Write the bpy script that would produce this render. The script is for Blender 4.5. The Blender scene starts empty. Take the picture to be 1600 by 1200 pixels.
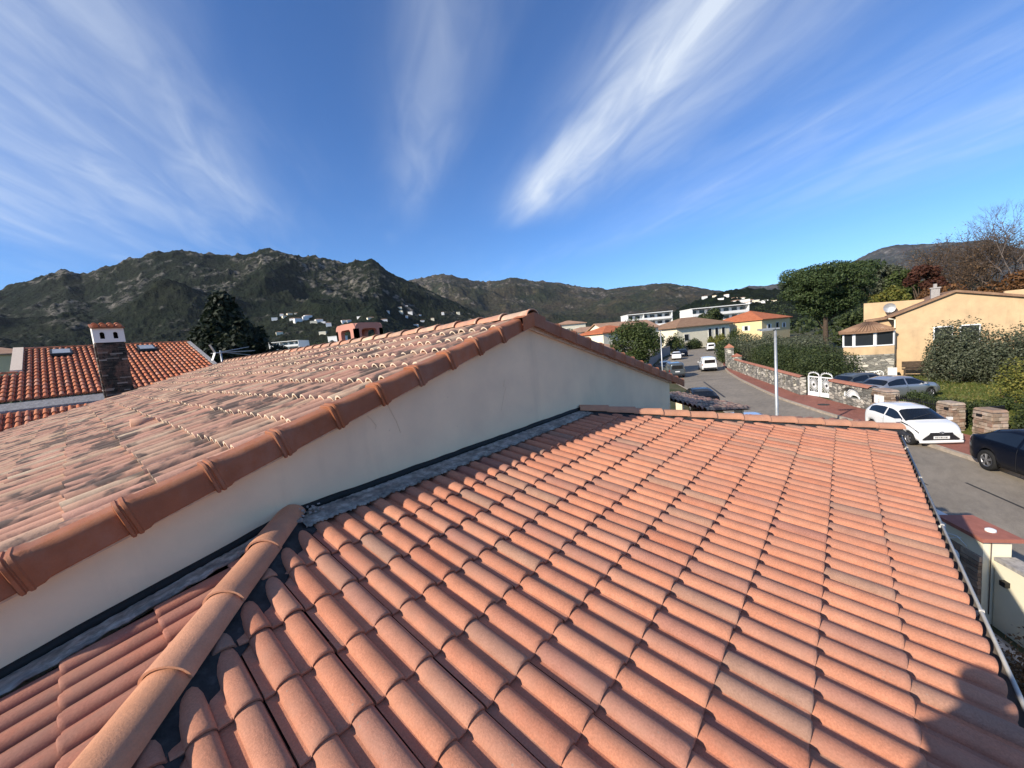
import bpy, bmesh, math, random
import numpy as np
from mathutils import Vector, Matrix, Euler
random.seed(7)
RNG = np.random.default_rng(11)
SC = bpy.context.scene
COL = SC.collection
R = math.radians
# ------------------------------------------------------------------ camera, sky, sun, exposure
# metres; the eye is the origin, x runs along the gable wall, y across it, street level is z = G
G = -5.75
RIGHT = Vector((0.64934433, -0.75490791, -0.09201081))
DOWN = Vector((-0.13834399, 0.00171283, -0.99038276))
FWD = Vector((0.74780537, 0.65582857, -0.10332476))
cam_d = bpy.data.cameras.new('camera')
cam_d.sensor_width = 36.0
cam_d.lens = 13.5
cam_d.clip_start = 0.05
cam_d.clip_end = 30000
cam = bpy.data.objects.new('camera', cam_d)
COL.objects.link(cam)
mw = Matrix.Identity(4)
for i in range(3):
    mw[i][0] = RIGHT[i]; mw[i][1] = -DOWN[i]; mw[i][2] = -FWD[i]
cam.matrix_world = mw
SC.camera = cam

SUN_A, SUN_E = R(15.0), R(28.0)          # angle from -x towards +y, elevation
SUN = Vector((-math.cos(SUN_E) * math.cos(SUN_A), math.cos(SUN_E) * math.sin(SUN_A), math.sin(SUN_E)))
sun_d = bpy.data.lights.new('sun', 'SUN')
sun_d.energy = 4.5
sun_d.angle = R(0.55)
sun_d.color = (1.0, 0.90, 0.76)
sun = bpy.data.objects.new('sun', sun_d)
COL.objects.link(sun)
sun.rotation_euler = (-SUN).to_track_quat('-Z', 'Y').to_euler()

world = bpy.data.worlds.new('World')
SC.world = world
world.use_nodes = True
wn, wl = world.node_tree.nodes, world.node_tree.links
wn.clear()


def nd(t, **kw):
    n = wn.new(t)
    for k, v in kw.items():
        setattr(n, k, v)
    return n


def wm(op, a, b=None, c=None):
    n = nd('ShaderNodeMath', operation=op)
    for i, s in enumerate((a, b, c)):
        if s is None:
            continue
        if isinstance(s, (int, float)):
            n.inputs[i].default_value = s
        else:
            wl.new(s, n.inputs[i])
    return n.outputs[0]


wo = nd('ShaderNodeOutputWorld')
bg = nd('ShaderNodeBackground')
bg.inputs['Strength'].default_value = 0.105
sky = nd('ShaderNodeTexSky', sky_type='NISHITA', sun_disc=False)
sky.sun_elevation = SUN_E
sky.sun_rotation = math.atan2(SUN.x, SUN.y)
sky.altitude = 30
sky.air_density = 1.0
sky.dust_density = 0.0
sky.ozone_density = 4.0
tc = nd('ShaderNodeTexCoord')
sep = nd('ShaderNodeSeparateXYZ')
wl.new(tc.outputs['Generated'], sep.inputs[0])
zc = wm('MAXIMUM', sep.outputs[2], 0.02)
zq = wm('ADD', zc, 0.06)
px = wm('DIVIDE', sep.outputs[0], zq)
py = wm('DIVIDE', sep.outputs[1], zq)
# cirrus sheet: c along the wind streaks, e across them (both in sheet heights)
WA = R(58)
ca, sa = math.cos(WA), math.sin(WA)
al = wm('ADD', wm('MULTIPLY', px, ca), wm('MULTIPLY', py, sa))
ac = wm('ADD', wm('MULTIPLY', px, -sa), wm('MULTIPLY', py, ca))


def wnoise(sx, sy, scale, detail, rough, off=0.0, dist=0.0):
    cb = nd('ShaderNodeCombineXYZ')
    wl.new(wm('MULTIPLY', al, sx), cb.inputs[0])
    wl.new(wm('MULTIPLY', ac, sy), cb.inputs[1])
    cb.inputs[2].default_value = off
    n = nd('ShaderNodeTexNoise')
    n.inputs['Scale'].default_value = scale
    n.inputs['Detail'].default_value = detail
    n.inputs['Roughness'].default_value = rough
    n.inputs['Distortion'].default_value = dist
    wl.new(cb.outputs[0], n.inputs['Vector'])
    return n.outputs[0]


def smooth(x, a, b):
    n = nd('ShaderNodeMapRange', interpolation_type='SMOOTHSTEP')
    n.inputs['From Min'].default_value = a
    n.inputs['From Max'].default_value = b
    wl.new(x, n.inputs['Value'])
    return n.outputs[0]


fine = wnoise(0.8, 3.0, 2.4, 7, 0.55, 3.1, 0.6)
veil = wnoise(0.35, 1.1, 1.6, 5, 0.55, 8.4, 0.3)
wob = wm('MULTIPLY', wm('SUBTRACT', wnoise(0.5, 0.5, 1.3, 3, 0.5, 1.7), 0.5), 0.22)
acw = wm('ADD', ac, wob)


def streak(e0, w, a0, a1, gain, edge=0.8):
    d = wm('DIVIDE', wm('SUBTRACT', acw, e0), w)
    g = wm('POWER', 2.718, wm('MULTIPLY', wm('MULTIPLY', d, d), -1.0))
    lo = smooth(al, a0 - edge, a0 + edge)
    hi = wm('SUBTRACT', 1.0, smooth(al, a1 - edge, a1 + edge))
    return wm('MULTIPLY', wm('MULTIPLY', wm('MULTIPLY', g, lo), hi), gain)


STREAKS = [(-0.92, 0.14, 0.2, 2.45, 0.66, 0.4), (-1.10, 0.32, 0.1, 2.2, 0.42, 0.6), (-0.22, 0.13, 0.3, 2.3, 0.27, 0.6),
           (0.62, 0.17, 0.6, 2.6, 0.36, 0.5), (1.0, 0.26, 0.4, 2.6, 0.42, 0.6), (1.55, 0.34, 0.2, 3.0, 0.45, 0.8),
           (-1.9, 0.3, 0.8, 3.0, 0.16, 0.7), (-2.8, 0.5, -1.5, 2.0, 0.3, 0.9), (2.4, 0.4, -2.0, 2.0, 0.3, 0.9), (0.3, 0.6, -3.5, 0.2, 0.35, 0.6)]
tot = None
for s_ in STREAKS:
    v = streak(*s_)
    tot = v if tot is None else wm('ADD', tot, v)
ragged = wm('ADD', 0.46, wm('MULTIPLY', smooth(fine, 0.25, 0.82), 0.80))
body = wm('MULTIPLY', tot, ragged)
thin = wm('MULTIPLY', smooth(veil, 0.42, 0.8), wm('MULTIPLY', smooth(fine, 0.3, 0.85), 0.16))
cl = wm('MINIMUM', wm('MULTIPLY', wm('ADD', body, thin), 0.86), 0.8)
cl = wm('MULTIPLY', cl, smooth(sep.outputs[2], 0.02, 0.22))
tint = nd('ShaderNodeMix', data_type='RGBA', blend_type='MULTIPLY')
tint.inputs[0].default_value = 1.0
tint.inputs[7].default_value = (0.54, 0.80, 1.12, 1)
wl.new(sky.outputs[0], tint.inputs[6])
mixc = nd('ShaderNodeMix', data_type='RGBA')
wl.new(cl, mixc.inputs[0])
wl.new(tint.outputs[2], mixc.inputs[6])
mixc.inputs[7].default_value = (5.6, 6.1, 6.7, 1)
wl.new(mixc.outputs[2], bg.inputs['Color'])
wl.new(bg.outputs[0], wo.inputs['Surface'])

SC.view_settings.view_transform = 'Standard'
SC.view_settings.look = 'None'
SC.view_settings.exposure = 0.6
SC.view_settings.gamma = 1.0
SC.view_settings.use_curve_mapping = False


# ------------------------------------------------------------------ materials
class Mat:
    """small helper round a node tree: a Principled shader plus math / noise shorthands"""

    def __init__(s, name, rough=0.8, spec=0.3):
        s.m = bpy.data.materials.new(name)
        s.m.use_nodes = True
        s.n, s.l = s.m.node_tree.nodes, s.m.node_tree.links
        s.p = s.n['Principled BSDF']
        s.p.inputs['Roughness'].default_value = rough
        s.p.inputs['Specular IOR Level'].default_value = spec
        s.tc = None

    def coord(s, kind='Object'):
        if s.tc is None:
            s.tc = s.n.new('ShaderNodeTexCoord')
        return s.tc.outputs[kind]

    def pos(s):
        return s.n.new('ShaderNodeNewGeometry').outputs['Position']

    def noise(s, scale, detail=3, rough=0.5, vec=None, dist=0.0, mapscale=None, loc=None):
        n = s.n.new('ShaderNodeTexNoise')
        n.inputs['Scale'].default_value = scale
        n.inputs['Detail'].default_value = detail
        n.inputs['Roughness'].default_value = rough
        n.inputs['Distortion'].default_value = dist
        v = vec if vec is not None else s.pos()
        if mapscale:
            mp = s.n.new('ShaderNodeMapping')
            mp.inputs['Scale'].default_value = mapscale
            s.l.new(v, mp.inputs[0]); v = mp.outputs[0]
        s.l.new(v, n.inputs['Vector'])
        return n.outputs[0]

    def vor(s, scale, feature='F1', vec=None, mapscale=None, out='Distance', rnd=1.0):
        n = s.n.new('ShaderNodeTexVoronoi')
        n.feature = feature
        n.inputs['Scale'].default_value = scale
        n.inputs['Randomness'].default_value = rnd
        v = vec if vec is not None else s.pos()
        if mapscale:
            mp = s.n.new('ShaderNodeMapping')
            mp.inputs['Scale'].default_value = mapscale
            s.l.new(v, mp.inputs[0]); v = mp.outputs[0]
        s.l.new(v, n.inputs['Vector'])
        return n.outputs[out]

    def math(s, op, a, b=0.5):
        n = s.n.new('ShaderNodeMath'); n.operation = op
        for i, q in enumerate((a, b)):
            if isinstance(q, (int, float)):
                n.inputs[i].default_value = q
            else:
                s.l.new(q, n.inputs[i])
        return n.outputs[0]

    def ramp(s, fac, stops, interp='LINEAR'):
        n = s.n.new('ShaderNodeValToRGB')
        n.color_ramp.interpolation = interp
        e = n.color_ramp.elements
        while len(e) < len(stops):
            e.new(0.5)
        for el, (p, c) in zip(e, stops):
            el.position = p
            el.color = (c[0], c[1], c[2], 1) if not isinstance(c, (int, float)) else (c, c, c, 1)
        s.l.new(fac, n.inputs[0])
        return n.outputs[0]

    def mix(s, fac, a, b, mode='MIX'):
        n = s.n.new('ShaderNodeMix'); n.data_type = 'RGBA'; n.blend_type = mode
        for i, q in ((0, fac), (6, a), (7, b)):
            if isinstance(q, (int, float)):
                n.inputs[i].default_value = q if i == 0 else (q, q, q, 1)
            elif isinstance(q, tuple):
                n.inputs[i].default_value = (q[0], q[1], q[2], 1)
            else:
                s.l.new(q, n.inputs[i])
        return n.outputs[2]

    def rand(s):
        o = s.n.new('ShaderNodeObjectInfo').outputs['Random']
        g = s.n.new('ShaderNodeNewGeometry').outputs['Random Per Island']
        return s.math('FRACT', s.math('ADD', o, s.math('MULTIPLY', g, 7.31)))

    def color(s, c):
        if isinstance(c, tuple):
            s.p.inputs['Base Color'].default_value = (c[0], c[1], c[2], 1)
        else:
            s.l.new(c, s.p.inputs['Base Color'])
        return s

    def bump(s, h, strength=0.3, dist=0.01):
        b = s.n.new('ShaderNodeBump')
        b.inputs['Strength'].default_value = strength
        b.inputs['Distance'].default_value = dist
        s.l.new(h, b.inputs['Height'])
        s.l.new(b.outputs[0], s.p.inputs['Normal'])
        return s


def simple(name, c, rough=0.6, spec=0.4, var=0.0, scale=4.0, metal=0.0, bump=0.0):
    m = Mat(name, rough, spec)
    if var:
        n = m.noise(scale, 5, 0.6)
        lo = tuple(x * (1 - var) for x in c); hi = tuple(min(1, x * (1 + var)) for x in c)
        m.color(m.ramp(n, [(0.3, lo), (0.7, hi)]))
        if bump:
            m.bump(n, bump, 0.01)
    else:
        m.color(c)
    m.p.inputs['Metallic'].default_value = metal
    return m.m


def mat_tile(name, stops, grain=0.5, mott=0.0, mott_c=(0.2, 0.17, 0.15), rough=0.85):
    """fired or concrete tile: one tone of the mix for each tile, speckle, sandy relief"""
    m = Mat(name, rough, 0.25)
    r = m.rand()
    base = m.ramp(r, stops)
    sp = m.noise(120, 5, 0.75)
    base = m.mix(m.math('MULTIPLY', grain, m.ramp(sp, [(0.35, 1.0), (0.62, 0.0)])), base, (0.55, 0.55, 0.55), 'MULTIPLY')
    big = m.noise(9, 4, 0.6)
    base = m.mix(0.55, base, m.ramp(big, [(0.3, (0.72, 0.70, 0.68)), (0.7, (1.08, 1.06, 1.03))]), 'MULTIPLY')
    st = m.noise(2.2, 6, 0.7, mapscale=(1.6, 0.8, 1.0))
    base = m.mix(m.math('MULTIPLY', m.ramp(st, [(0.46, 0.0), (0.70, 1.0)]), 0.6), base, (0.36, 0.20, 0.14))
    li = m.vor(38, 'F1')
    lm_ = m.math('MULTIPLY', m.ramp(li, [(0.10, 1.0), (0.22, 0.0)]), m.ramp(m.noise(3.0, 4, 0.6), [(0.55, 0.0), (0.70, 0.55)]))
    base = m.mix(lm_, base, (0.30, 0.27, 0.22))
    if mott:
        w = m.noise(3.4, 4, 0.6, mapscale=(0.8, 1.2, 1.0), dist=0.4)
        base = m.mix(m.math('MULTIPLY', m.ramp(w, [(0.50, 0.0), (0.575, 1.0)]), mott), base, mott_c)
    m.color(base)
    m.bump(m.noise(95, 6, 0.75), 0.5, 0.006)
    return m.m


M = {}
M['tile_new'] = mat_tile('concrete_tile', [(0.0, (0.54, 0.232, 0.142)), (0.2, (0.61, 0.265, 0.158)), (0.38, (0.50, 0.20, 0.122)),
                                          (0.55, (0.60, 0.275, 0.17)), (0.70, (0.49, 0.21, 0.135)), (0.82, (0.56, 0.27, 0.175)), (0.90, (0.42, 0.19, 0.14)), (0.96, (0.44, 0.25, 0.17)), (1.0, (0.36, 0.215, 0.16))], 0.6)
M['tile_old'] = mat_tile('clay_canal_tile', [(0.0, (0.56, 0.32, 0.215)), (0.25, (0.60, 0.32, 0.225)), (0.45, (0.60, 0.42, 0.275)),
                                            (0.6, (0.62, 0.34, 0.245)), (0.75, (0.50, 0.295, 0.205)), (0.88, (0.64, 0.49, 0.335)), (1.0, (0.52, 0.25, 0.175))], 0.3, 0.88, (0.10, 0.08, 0.068))
M['tile_side'] = mat_tile('dark_red_side_tile', [(0.0, (0.46, 0.19, 0.125)), (0.5, (0.42, 0.175, 0.12)), (1.0, (0.38, 0.175, 0.13))], 0.5, 0.3, (0.22, 0.13, 0.10))  # darker, redder tile mix for the left side slope
M['tile_end'] = simple('clay_tile_end', (0.72, 0.57, 0.42), 0.85, 0.2, 0.18, 30)
M['tile_verge'] = mat_tile('verge_tile', [(0.0, (0.36, 0.125, 0.052)), (0.3, (0.30, 0.125, 0.068)), (0.5, (0.46, 0.145, 0.05)),
                                         (0.7, (0.30, 0.12, 0.062)), (1.0, (0.41, 0.135, 0.052))], 0.15, 0.25, (0.27, 0.125, 0.075), 0.6)
M['tile_ridge'] = mat_tile('ridge_tile', [(0.0, (0.62, 0.30, 0.19)), (0.35, (0.66, 0.47, 0.33)), (0.6, (0.55, 0.36, 0.24)), (1.0, (0.64, 0.29, 0.18))], 0.3, 0.45, (0.26, 0.20, 0.16))
M['tile_hip'] = mat_tile('hip_cap', [(0.0, (0.60, 0.29, 0.165)), (0.5, (0.62, 0.31, 0.19)), (1.0, (0.56, 0.27, 0.16))], 0.35)
M['tile_red'] = mat_tile('red_canal_tile', [(0.0, (0.52, 0.15, 0.065)), (0.4, (0.60, 0.22, 0.10)), (0.7, (0.56, 0.17, 0.075)), (0.9, (0.62, 0.30, 0.19)), (1.0, (0.46, 0.13, 0.07))], 0.3, 0.2, (0.25, 0.12, 0.08))
M['deck'] = simple('roof_underlay', (0.05, 0.035, 0.03), 0.95, 0.1)
M['deck_clay'] = simple('clay_channel', (0.30, 0.13, 0.08), 0.9, 0.1, 0.3, 6)


def mat_plaster(name, c, dirt=0.25, crack=False):
    m = Mat(name, 0.92, 0.15)
    n1 = m.noise(1.3, 6, 0.6)
    n2 = m.noise(0.9, 5, 0.65, mapscale=(2.6, 2.6, 0.35))
    col = m.mix(1.0, c, m.ramp(n1, [(0.3, (1 - dirt * 0.5,) * 3), (0.7, (1.04, 1.03, 1.0))]), 'MULTIPLY')
    col = m.mix(m.math('MULTIPLY', m.ramp(n2, [(0.55, 0.0), (0.78, 1.0)]), dirt), col, tuple(x * 0.55 for x in c))
    m.color(col)
    m.bump(m.noise(90, 5, 0.7), 0.25, 0.006)
    return m.m


M['plaster'] = mat_plaster('cream_render', (0.88, 0.72, 0.50), 0.28)
M['plaster_white'] = mat_plaster('white_render', (0.80, 0.78, 0.73), 0.15)
M['plaster_cream'] = mat_plaster('pale_cream_render', (0.80, 0.74, 0.57), 0.15)
M['plaster_yellow'] = mat_plaster('ochre_render', (0.60, 0.43, 0.255), 0.4)
M['plaster_pink'] = mat_plaster('pink_render', (0.52, 0.25, 0.19), 0.2)
M['mortar'] = simple('cream_mortar', (0.66, 0.54, 0.42), 0.9, 0.2, 0.2, 25, bump=0.3)
M['mortar_grey'] = simple('grey_mortar', (0.33, 0.31, 0.29), 0.9, 0.2, 0.3, 14, bump=0.4)


def mat_lead(tintc):
    m = Mat('lead_flashing', 0.75, 0.25)
    n = m.noise(11, 6, 0.7)
    n2 = m.noise(3.0, 5, 0.7, mapscale=(1, 1, 3.0))
    c = m.ramp(n, [(0.30, (0.06, 0.06, 0.062)), (0.50, (0.16, 0.158, 0.156)), (0.70, (0.34, 0.335, 0.33))])
    c = m.mix(m.ramp(n2, [(0.5, 0.0), (0.75, 0.7)]), c, (0.22, 0.23, 0.25))
    m.color(m.mix(1.0, c, tintc, 'MULTIPLY'))
    m.bump(n, 0.4, 0.01)
    return m.m


M['lead'] = mat_lead((1.5, 1.38, 1.2))
M['lead_dark'] = mat_lead((0.22, 0.215, 0.21))
M['black_seal'] = simple('black_sealing_strip', (0.012, 0.014, 0.014), 0.6, 0.3, 0.3, 20)
M['crack'] = simple('hairline_crack', (0.76, 0.62, 0.43), 0.95, 0.1)
M['gutter'] = simple('pvc_gutter', (0.58, 0.55, 0.49), 0.75, 0.2, 0.15, 8)
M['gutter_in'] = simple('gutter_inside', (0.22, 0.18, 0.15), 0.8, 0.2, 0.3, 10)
M['black'] = simple('black_paint', (0.012, 0.012, 0.013), 0.5, 0.4)
M['white'] = simple('white_paint', (0.80, 0.80, 0.78), 0.5, 0.4, 0.06, 6)
M['alu'] = simple('dull_aluminium', (0.40, 0.41, 0.42), 0.4, 0.5, 0.15, 12, metal=0.7)
M['galv'] = simple('galvanised_steel', (0.42, 0.43, 0.43), 0.45, 0.5, 0.15, 5, metal=0.5)
M['glass'] = simple('window_glass', (0.02, 0.024, 0.028), 0.06, 0.6)
M['dark'] = simple('dark_interior', (0.012, 0.011, 0.010), 0.9, 0.1)


# ------------------------------------------------------------------ mesh helpers
class MB:
    def __init__(s):
        s.v, s.f, s.mi, s.sm = [], [], [], []

    def add(s, vs, fs, mi=0, smooth=False):
        o = len(s.v)
        s.v.extend([tuple(v) for v in vs])
        for f in fs:
            s.f.append(tuple(i + o for i in f)); s.mi.append(mi); s.sm.append(smooth)
        return s

    def box(s, c, d, rz=0.0, mi=0, M4=None):
        x, y, z = d[0] / 2, d[1] / 2, d[2] / 2
        vs = [Vector(p) for p in ((-x, -y, -z), (x, -y, -z), (x, y, -z), (-x, y, -z), (-x, -y, z), (x, -y, z), (x, y, z), (-x, y, z))]
        m = M4 or Matrix.Rotation(rz, 3, 'Z')
        return s.add([m @ v + Vector(c) for v in vs], [(0, 3, 2, 1), (4, 5, 6, 7), (0, 1, 5, 4), (1, 2, 6, 5), (2, 3, 7, 6), (3, 0, 4, 7)], mi)

    def bar(s, a, b, w, h=None, mi=0):
        a, b = Vector(a), Vector(b); h = h or w
        t = (b - a).normalized(); u = t.orthogonal().normalized() if abs(t.z) > 0.95 else t.cross(Vector((0, 0, 1))).normalized()
        k = u.cross(t).normalized()
        vs = [p + u * i * w / 2 + k * j * h / 2 for p in (a, b) for i, j in ((-1, -1), (1, -1), (1, 1), (-1, 1))]
        return s.add(vs, [(0, 3, 2, 1), (4, 5, 6, 7), (0, 1, 5, 4), (1, 2, 6, 5), (2, 3, 7, 6), (3, 0, 4, 7)], mi)

    def tube(s, pts, rad, n=8, mi=0, cap=True):
        pts = [Vector(p) for p in pts]
        rs = rad if isinstance(rad, (list, tuple)) else [rad] * len(pts)
        o = len(s.v); prev = None
        for i, p in enumerate(pts):
            t = (pts[min(i + 1, len(pts) - 1)] - pts[max(i - 1, 0)]).normalized()
            u = t.orthogonal().normalized() if prev is None else (prev - t * prev.dot(t)).normalized()
            prev = u; k = t.cross(u)
            for j in range(n):
                a = 2 * math.pi * j / n
                s.v.append(tuple(p + (u * math.cos(a) + k * math.sin(a)) * rs[i]))
        for i in range(len(pts) - 1):
            for j in range(n):
                a, b = o + i * n + j, o + i * n + (j + 1) % n
                s.f.append((a, b, b + n, a + n)); s.mi.append(mi); s.sm.append(True)
        if cap:
            s.f.append(tuple(range(o + n - 1, o - 1, -1))); s.mi.append(mi); s.sm.append(False)
            e = o + (len(pts) - 1) * n
            s.f.append(tuple(range(e, e + n))); s.mi.append(mi); s.sm.append(False)
        return s

    def grid(s, rows, mi=0, smooth=True, flip=False):
        o = len(s.v); n = len(rows[0])
        for r in rows:
            s.v.extend([tuple(p) for p in r])
        for i in range(len(rows) - 1):
            for j in range(n - 1):
                a = o + i * n + j
                q = (a, a + 1, a + n + 1, a + n)
                s.f.append(q[::-1] if flip else q); s.mi.append(mi); s.sm.append(smooth)
        return s

    def prism(s, poly, ext, mi=0):
        """poly: 3-D loop, ext: vector"""
        e = Vector(ext); a = [Vector(p) for p in poly]; n = len(a)
        vs = a + [p + e for p in a]
        fs = [tuple(range(n - 1, -1, -1)), tuple(range(n, 2 * n))] + [(i, (i + 1) % n, (i + 1) % n + n, i + n) for i in range(n)]
        return s.add(vs, fs, mi)

    def mesh(s, name, mats):
        me = bpy.data.meshes.new(name)
        me.from_pydata(s.v, [], s.f)
        for m in (mats if isinstance(mats, (list, tuple)) else [mats]):
            me.materials.append(m)
        me.polygons.foreach_set('material_index', s.mi)
        me.polygons.foreach_set('use_smooth', s.sm)
        me.update()
        return me


def link(name, me, parent=None, loc=None, kind=None, label=None):
    o = bpy.data.objects.new(name, me)
    COL.objects.link(o)
    if parent is not None:
        o.parent = parent
    if loc is not None:
        o.location = loc
    if kind:
        o['kind'] = kind
    if label:
        o['label'] = label
    return o


def tag(o, label, cat, group=None):
    o['label'] = label; o['category'] = cat
    if group:
        o['group'] = group
    return o


def thing(name, label, cat, loc=(0, 0, 0), rz=0.0, group=None):
    o = bpy.data.objects.new(name, None)
    COL.objects.link(o)
    o.empty_display_size = 0.3
    o.location = loc; o.rotation_euler = (0, 0, rz)
    return tag(o, label, cat, group)


def part(name, mb, mats, parent, kind=None, label=None, w=True):
    """one mesh under its thing; w: the mesh is given in world metres and the thing is not turned"""
    o = link(name, mb.mesh(name, mats), parent, kind=kind, label=label)
    if w and parent is not None:
        off = Vector((0, 0, 0)); p = parent
        while p is not None:
            off += p.location; p = p.parent
        o.location = -off
    return o


def struct(name, mb, mats, kind='structure'):
    return link(name, mb.mesh(name, mats), kind=kind)


def copy_tree(o, parent=None):
    c = o.copy(); COL.objects.link(c); c.parent = parent
    for ch in list(o.children):
        copy_tree(ch, c)
    return c


def frame(o, ex, ey, ez):
    m = Matrix.Identity(4)
    for i in range(3):
        m[i][0] = ex[i]; m[i][1] = ey[i]; m[i][2] = ez[i]; m[i][3] = o[i]
    return m


# ------------------------------------------------------------------ the house under the camera
house = thing('house', 'cream rendered house under two terracotta tiled roofs filling the foreground', 'house', (4, 10, G))
WALL_Y = 3.12
T_LOW = 0.20                                     # rise of the low roof
ZF = -1.158                                      # low roof level at the wall
AL = math.atan(T_LOW)
HL0, HR0 = 0.95, 5.08                            # where the two hips meet the wall


def low_z(y):
    return ZF - T_LOW * (WALL_Y - y)


def hipL_x(y):
    return HL0 - 0.90 * (WALL_Y - y)


def hipR_x(y):
    return HR0 + 0.85 * (WALL_Y - y)


TW, TG, TL = 0.305, 0.347 / math.cos(AL), 0.415


def double_tile(tw=TW):
    """double-roll concrete tile: x across, y down the slope, z off the roof"""
    prof = []
    per = tw / 2
    for b in range(2):
        x0 = b * per
        prof += [(x0 + 0.003 if b == 0 else x0 + 0.002, 0.004), (x0 + 0.040, 0.001)]
        for i in range(9):
            a = math.pi * i / 8
            prof.append((x0 + 0.044 + 0.102 * (1 - math.cos(a)) / 2, 0.002 + 0.038 * math.sin(a) ** 0.9))
    prof.append((tw - 0.004, 0.004))
    prof = [(min(x, tw - 0.003), z) for x, z in prof]
    rows = []
    for y, dz in ((0.0, 0.0), (TL - 0.02, 0.026), (TL - 0.006, 0.0255), (TL, 0.020), (TL - 0.002, 0.008), (TL - 0.10, 0.002)):
        rows.append([(x, -y, z + dz) for x, z in prof])
    mb = MB().grid(rows[:4], 0, True, True)
    mb.grid(rows[3:], 0, True, True)
    # side wall so that the joint has depth
    e = [r[-1] for r in rows[:4]]
    mb.add(e + [(p[0], p[1], p[2] - 0.02) for p in e], [(0, 1, 5, 4), (1, 2, 6, 5), (2, 3, 7, 6)])
    return mb


def slope_frame(origin, along, down):
    ex = Vector(along).normalized(); ey = -Vector(down).normalized(); ez = ex.cross(ey)
    if ez.z < 0:
        ez = -ez
    return frame(origin, ex, ey, ez)


def weld(me, ang=38):
    bm = bmesh.new(); bm.from_mesh(me)
    bmesh.ops.remove_doubles(bm, verts=bm.verts, dist=0.0004)
    bm.to_mesh(me); bm.free()
    me.set_sharp_from_angle(angle=R(ang))


def clip_mesh(me, mat4, planes):
    """copy of me (placed by mat4) cut by world planes (point, normal pointing away); returns None when nothing is left"""
    bm = bmesh.new(); bm.from_mesh(me)
    inv = mat4.inverted()
    for co, no in planes:
        c = inv @ Vector(co); n = (mat4.to_3x3().transposed() @ Vector(no)).normalized()
        bmesh.ops.bisect_plane(bm, geom=bm.verts[:] + bm.edges[:] + bm.faces[:], plane_co=c, plane_no=n, clear_outer=True)
    if not bm.faces:
        bm.free(); return None
    out = me.copy(); bm.to_mesh(out); bm.free()
    return out


def side(p, pl):
    return (Vector(p) - Vector(pl[0])).dot(Vector(pl[1]))


low = link('low_roof', None, house)
low.location = -Vector(house.location)
low.empty_display_size = 0.2
tile_me = double_tile().mesh('roof_tile', M['tile_new']); weld(tile_me)
# hip cutting planes (leave the strip of lead beside each cap)
hl_dir = Vector((0.90, 1, 0)).normalized(); hr_dir = Vector((-0.85, 1, 0)).normalized()
plL = ((HL0 + 0.105, WALL_Y, 0), (-hl_dir.y, hl_dir.x, 0))
plR = ((HR0 - 0.17, WALL_Y, 0), (hr_dir.y, -hr_dir.x, 0))
plT = ((0, WALL_Y - 0.17, 0), (0, 1, 0))
tr = random.Random(5)


def place_tile(me, m4, planes, parent, name='roof_tile'):
    cs = [m4 @ Vector(c) for c in ((0, 0, 0), (TW, 0, 0), (0, -TL, 0), (TW, -TL, 0))]
    use = me
    for pl in planes:
        d = [side(c, pl) for c in cs]
        if min(d) > 0:
            return None
        if max(d) > 0:
            use = None
    if use is None:
        use = clip_mesh(me, m4, planes)
        if use is None or sum(p.area for p in use.polygons) < 0.022:
            return None
    o = link(name, use, parent)
    o.matrix_local = m4
    return o


nlow = 0
for k in range(10):
    yb = -0.572 + 0.347 * k
    for i in range(-12, 31):
        x0 = 0.345 + TW * i + 0.004
        yt = yb + TL * math.cos(AL)
        o_ = Vector((x0 + tr.uniform(-0.0015, 0.0015), yt + tr.uniform(-0.004, 0.004), low_z(yt) + tr.uniform(0, 0.003)))
        m4 = slope_frame(o_, (1, 0, tr.uniform(-0.004, 0.004)), (0, -1, -T_LOW + tr.uniform(-0.006, 0.006)))
        if place_tile(tile_me, m4, [plL, plR, plT], low):
            nlow += 1
# side slopes of the low roof, turned a quarter
plL2 = ((HL0 - 0.10, WALL_Y, 0), (hl_dir.y, -hl_dir.x, 0))
plR2 = ((HR0 + 0.14, WALL_Y, 0), (-hr_dir.y, hr_dir.x, 0))
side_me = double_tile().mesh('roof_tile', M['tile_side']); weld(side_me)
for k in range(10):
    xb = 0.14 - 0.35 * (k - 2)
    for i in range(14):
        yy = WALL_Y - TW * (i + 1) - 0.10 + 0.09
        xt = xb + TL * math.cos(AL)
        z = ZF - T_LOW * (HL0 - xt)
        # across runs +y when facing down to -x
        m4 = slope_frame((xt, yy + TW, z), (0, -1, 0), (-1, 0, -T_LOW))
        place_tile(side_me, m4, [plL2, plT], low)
right_stuff = MB()  # out of sight slope
for k in range(12):
    xb = 5.3 + 0.35 * k
    for i in range(13):
        yy = WALL_Y - TW * (i + 1)
        xt = xb - TL * math.cos(AL)
        z = ZF - T_LOW * (xt - HR0)
        m4 = slope_frame((xt, yy, z), (0, 1, 0), (1, 0, -T_LOW))
        cen = m4 @ Vector((TW / 2, -TL / 2, 0))
        if side(cen, plR2) < -0.05 and cen.x < 8.3:
            right_stuff.add([m4 @ v.co for v in tile_me.vertices], [tuple(p.vertices) for p in tile_me.polygons], 0, True)
part('roof_tile_far_slope', right_stuff, M['tile_new'], low, kind='stuff').data.set_sharp_from_angle(angle=R(38))
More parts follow.
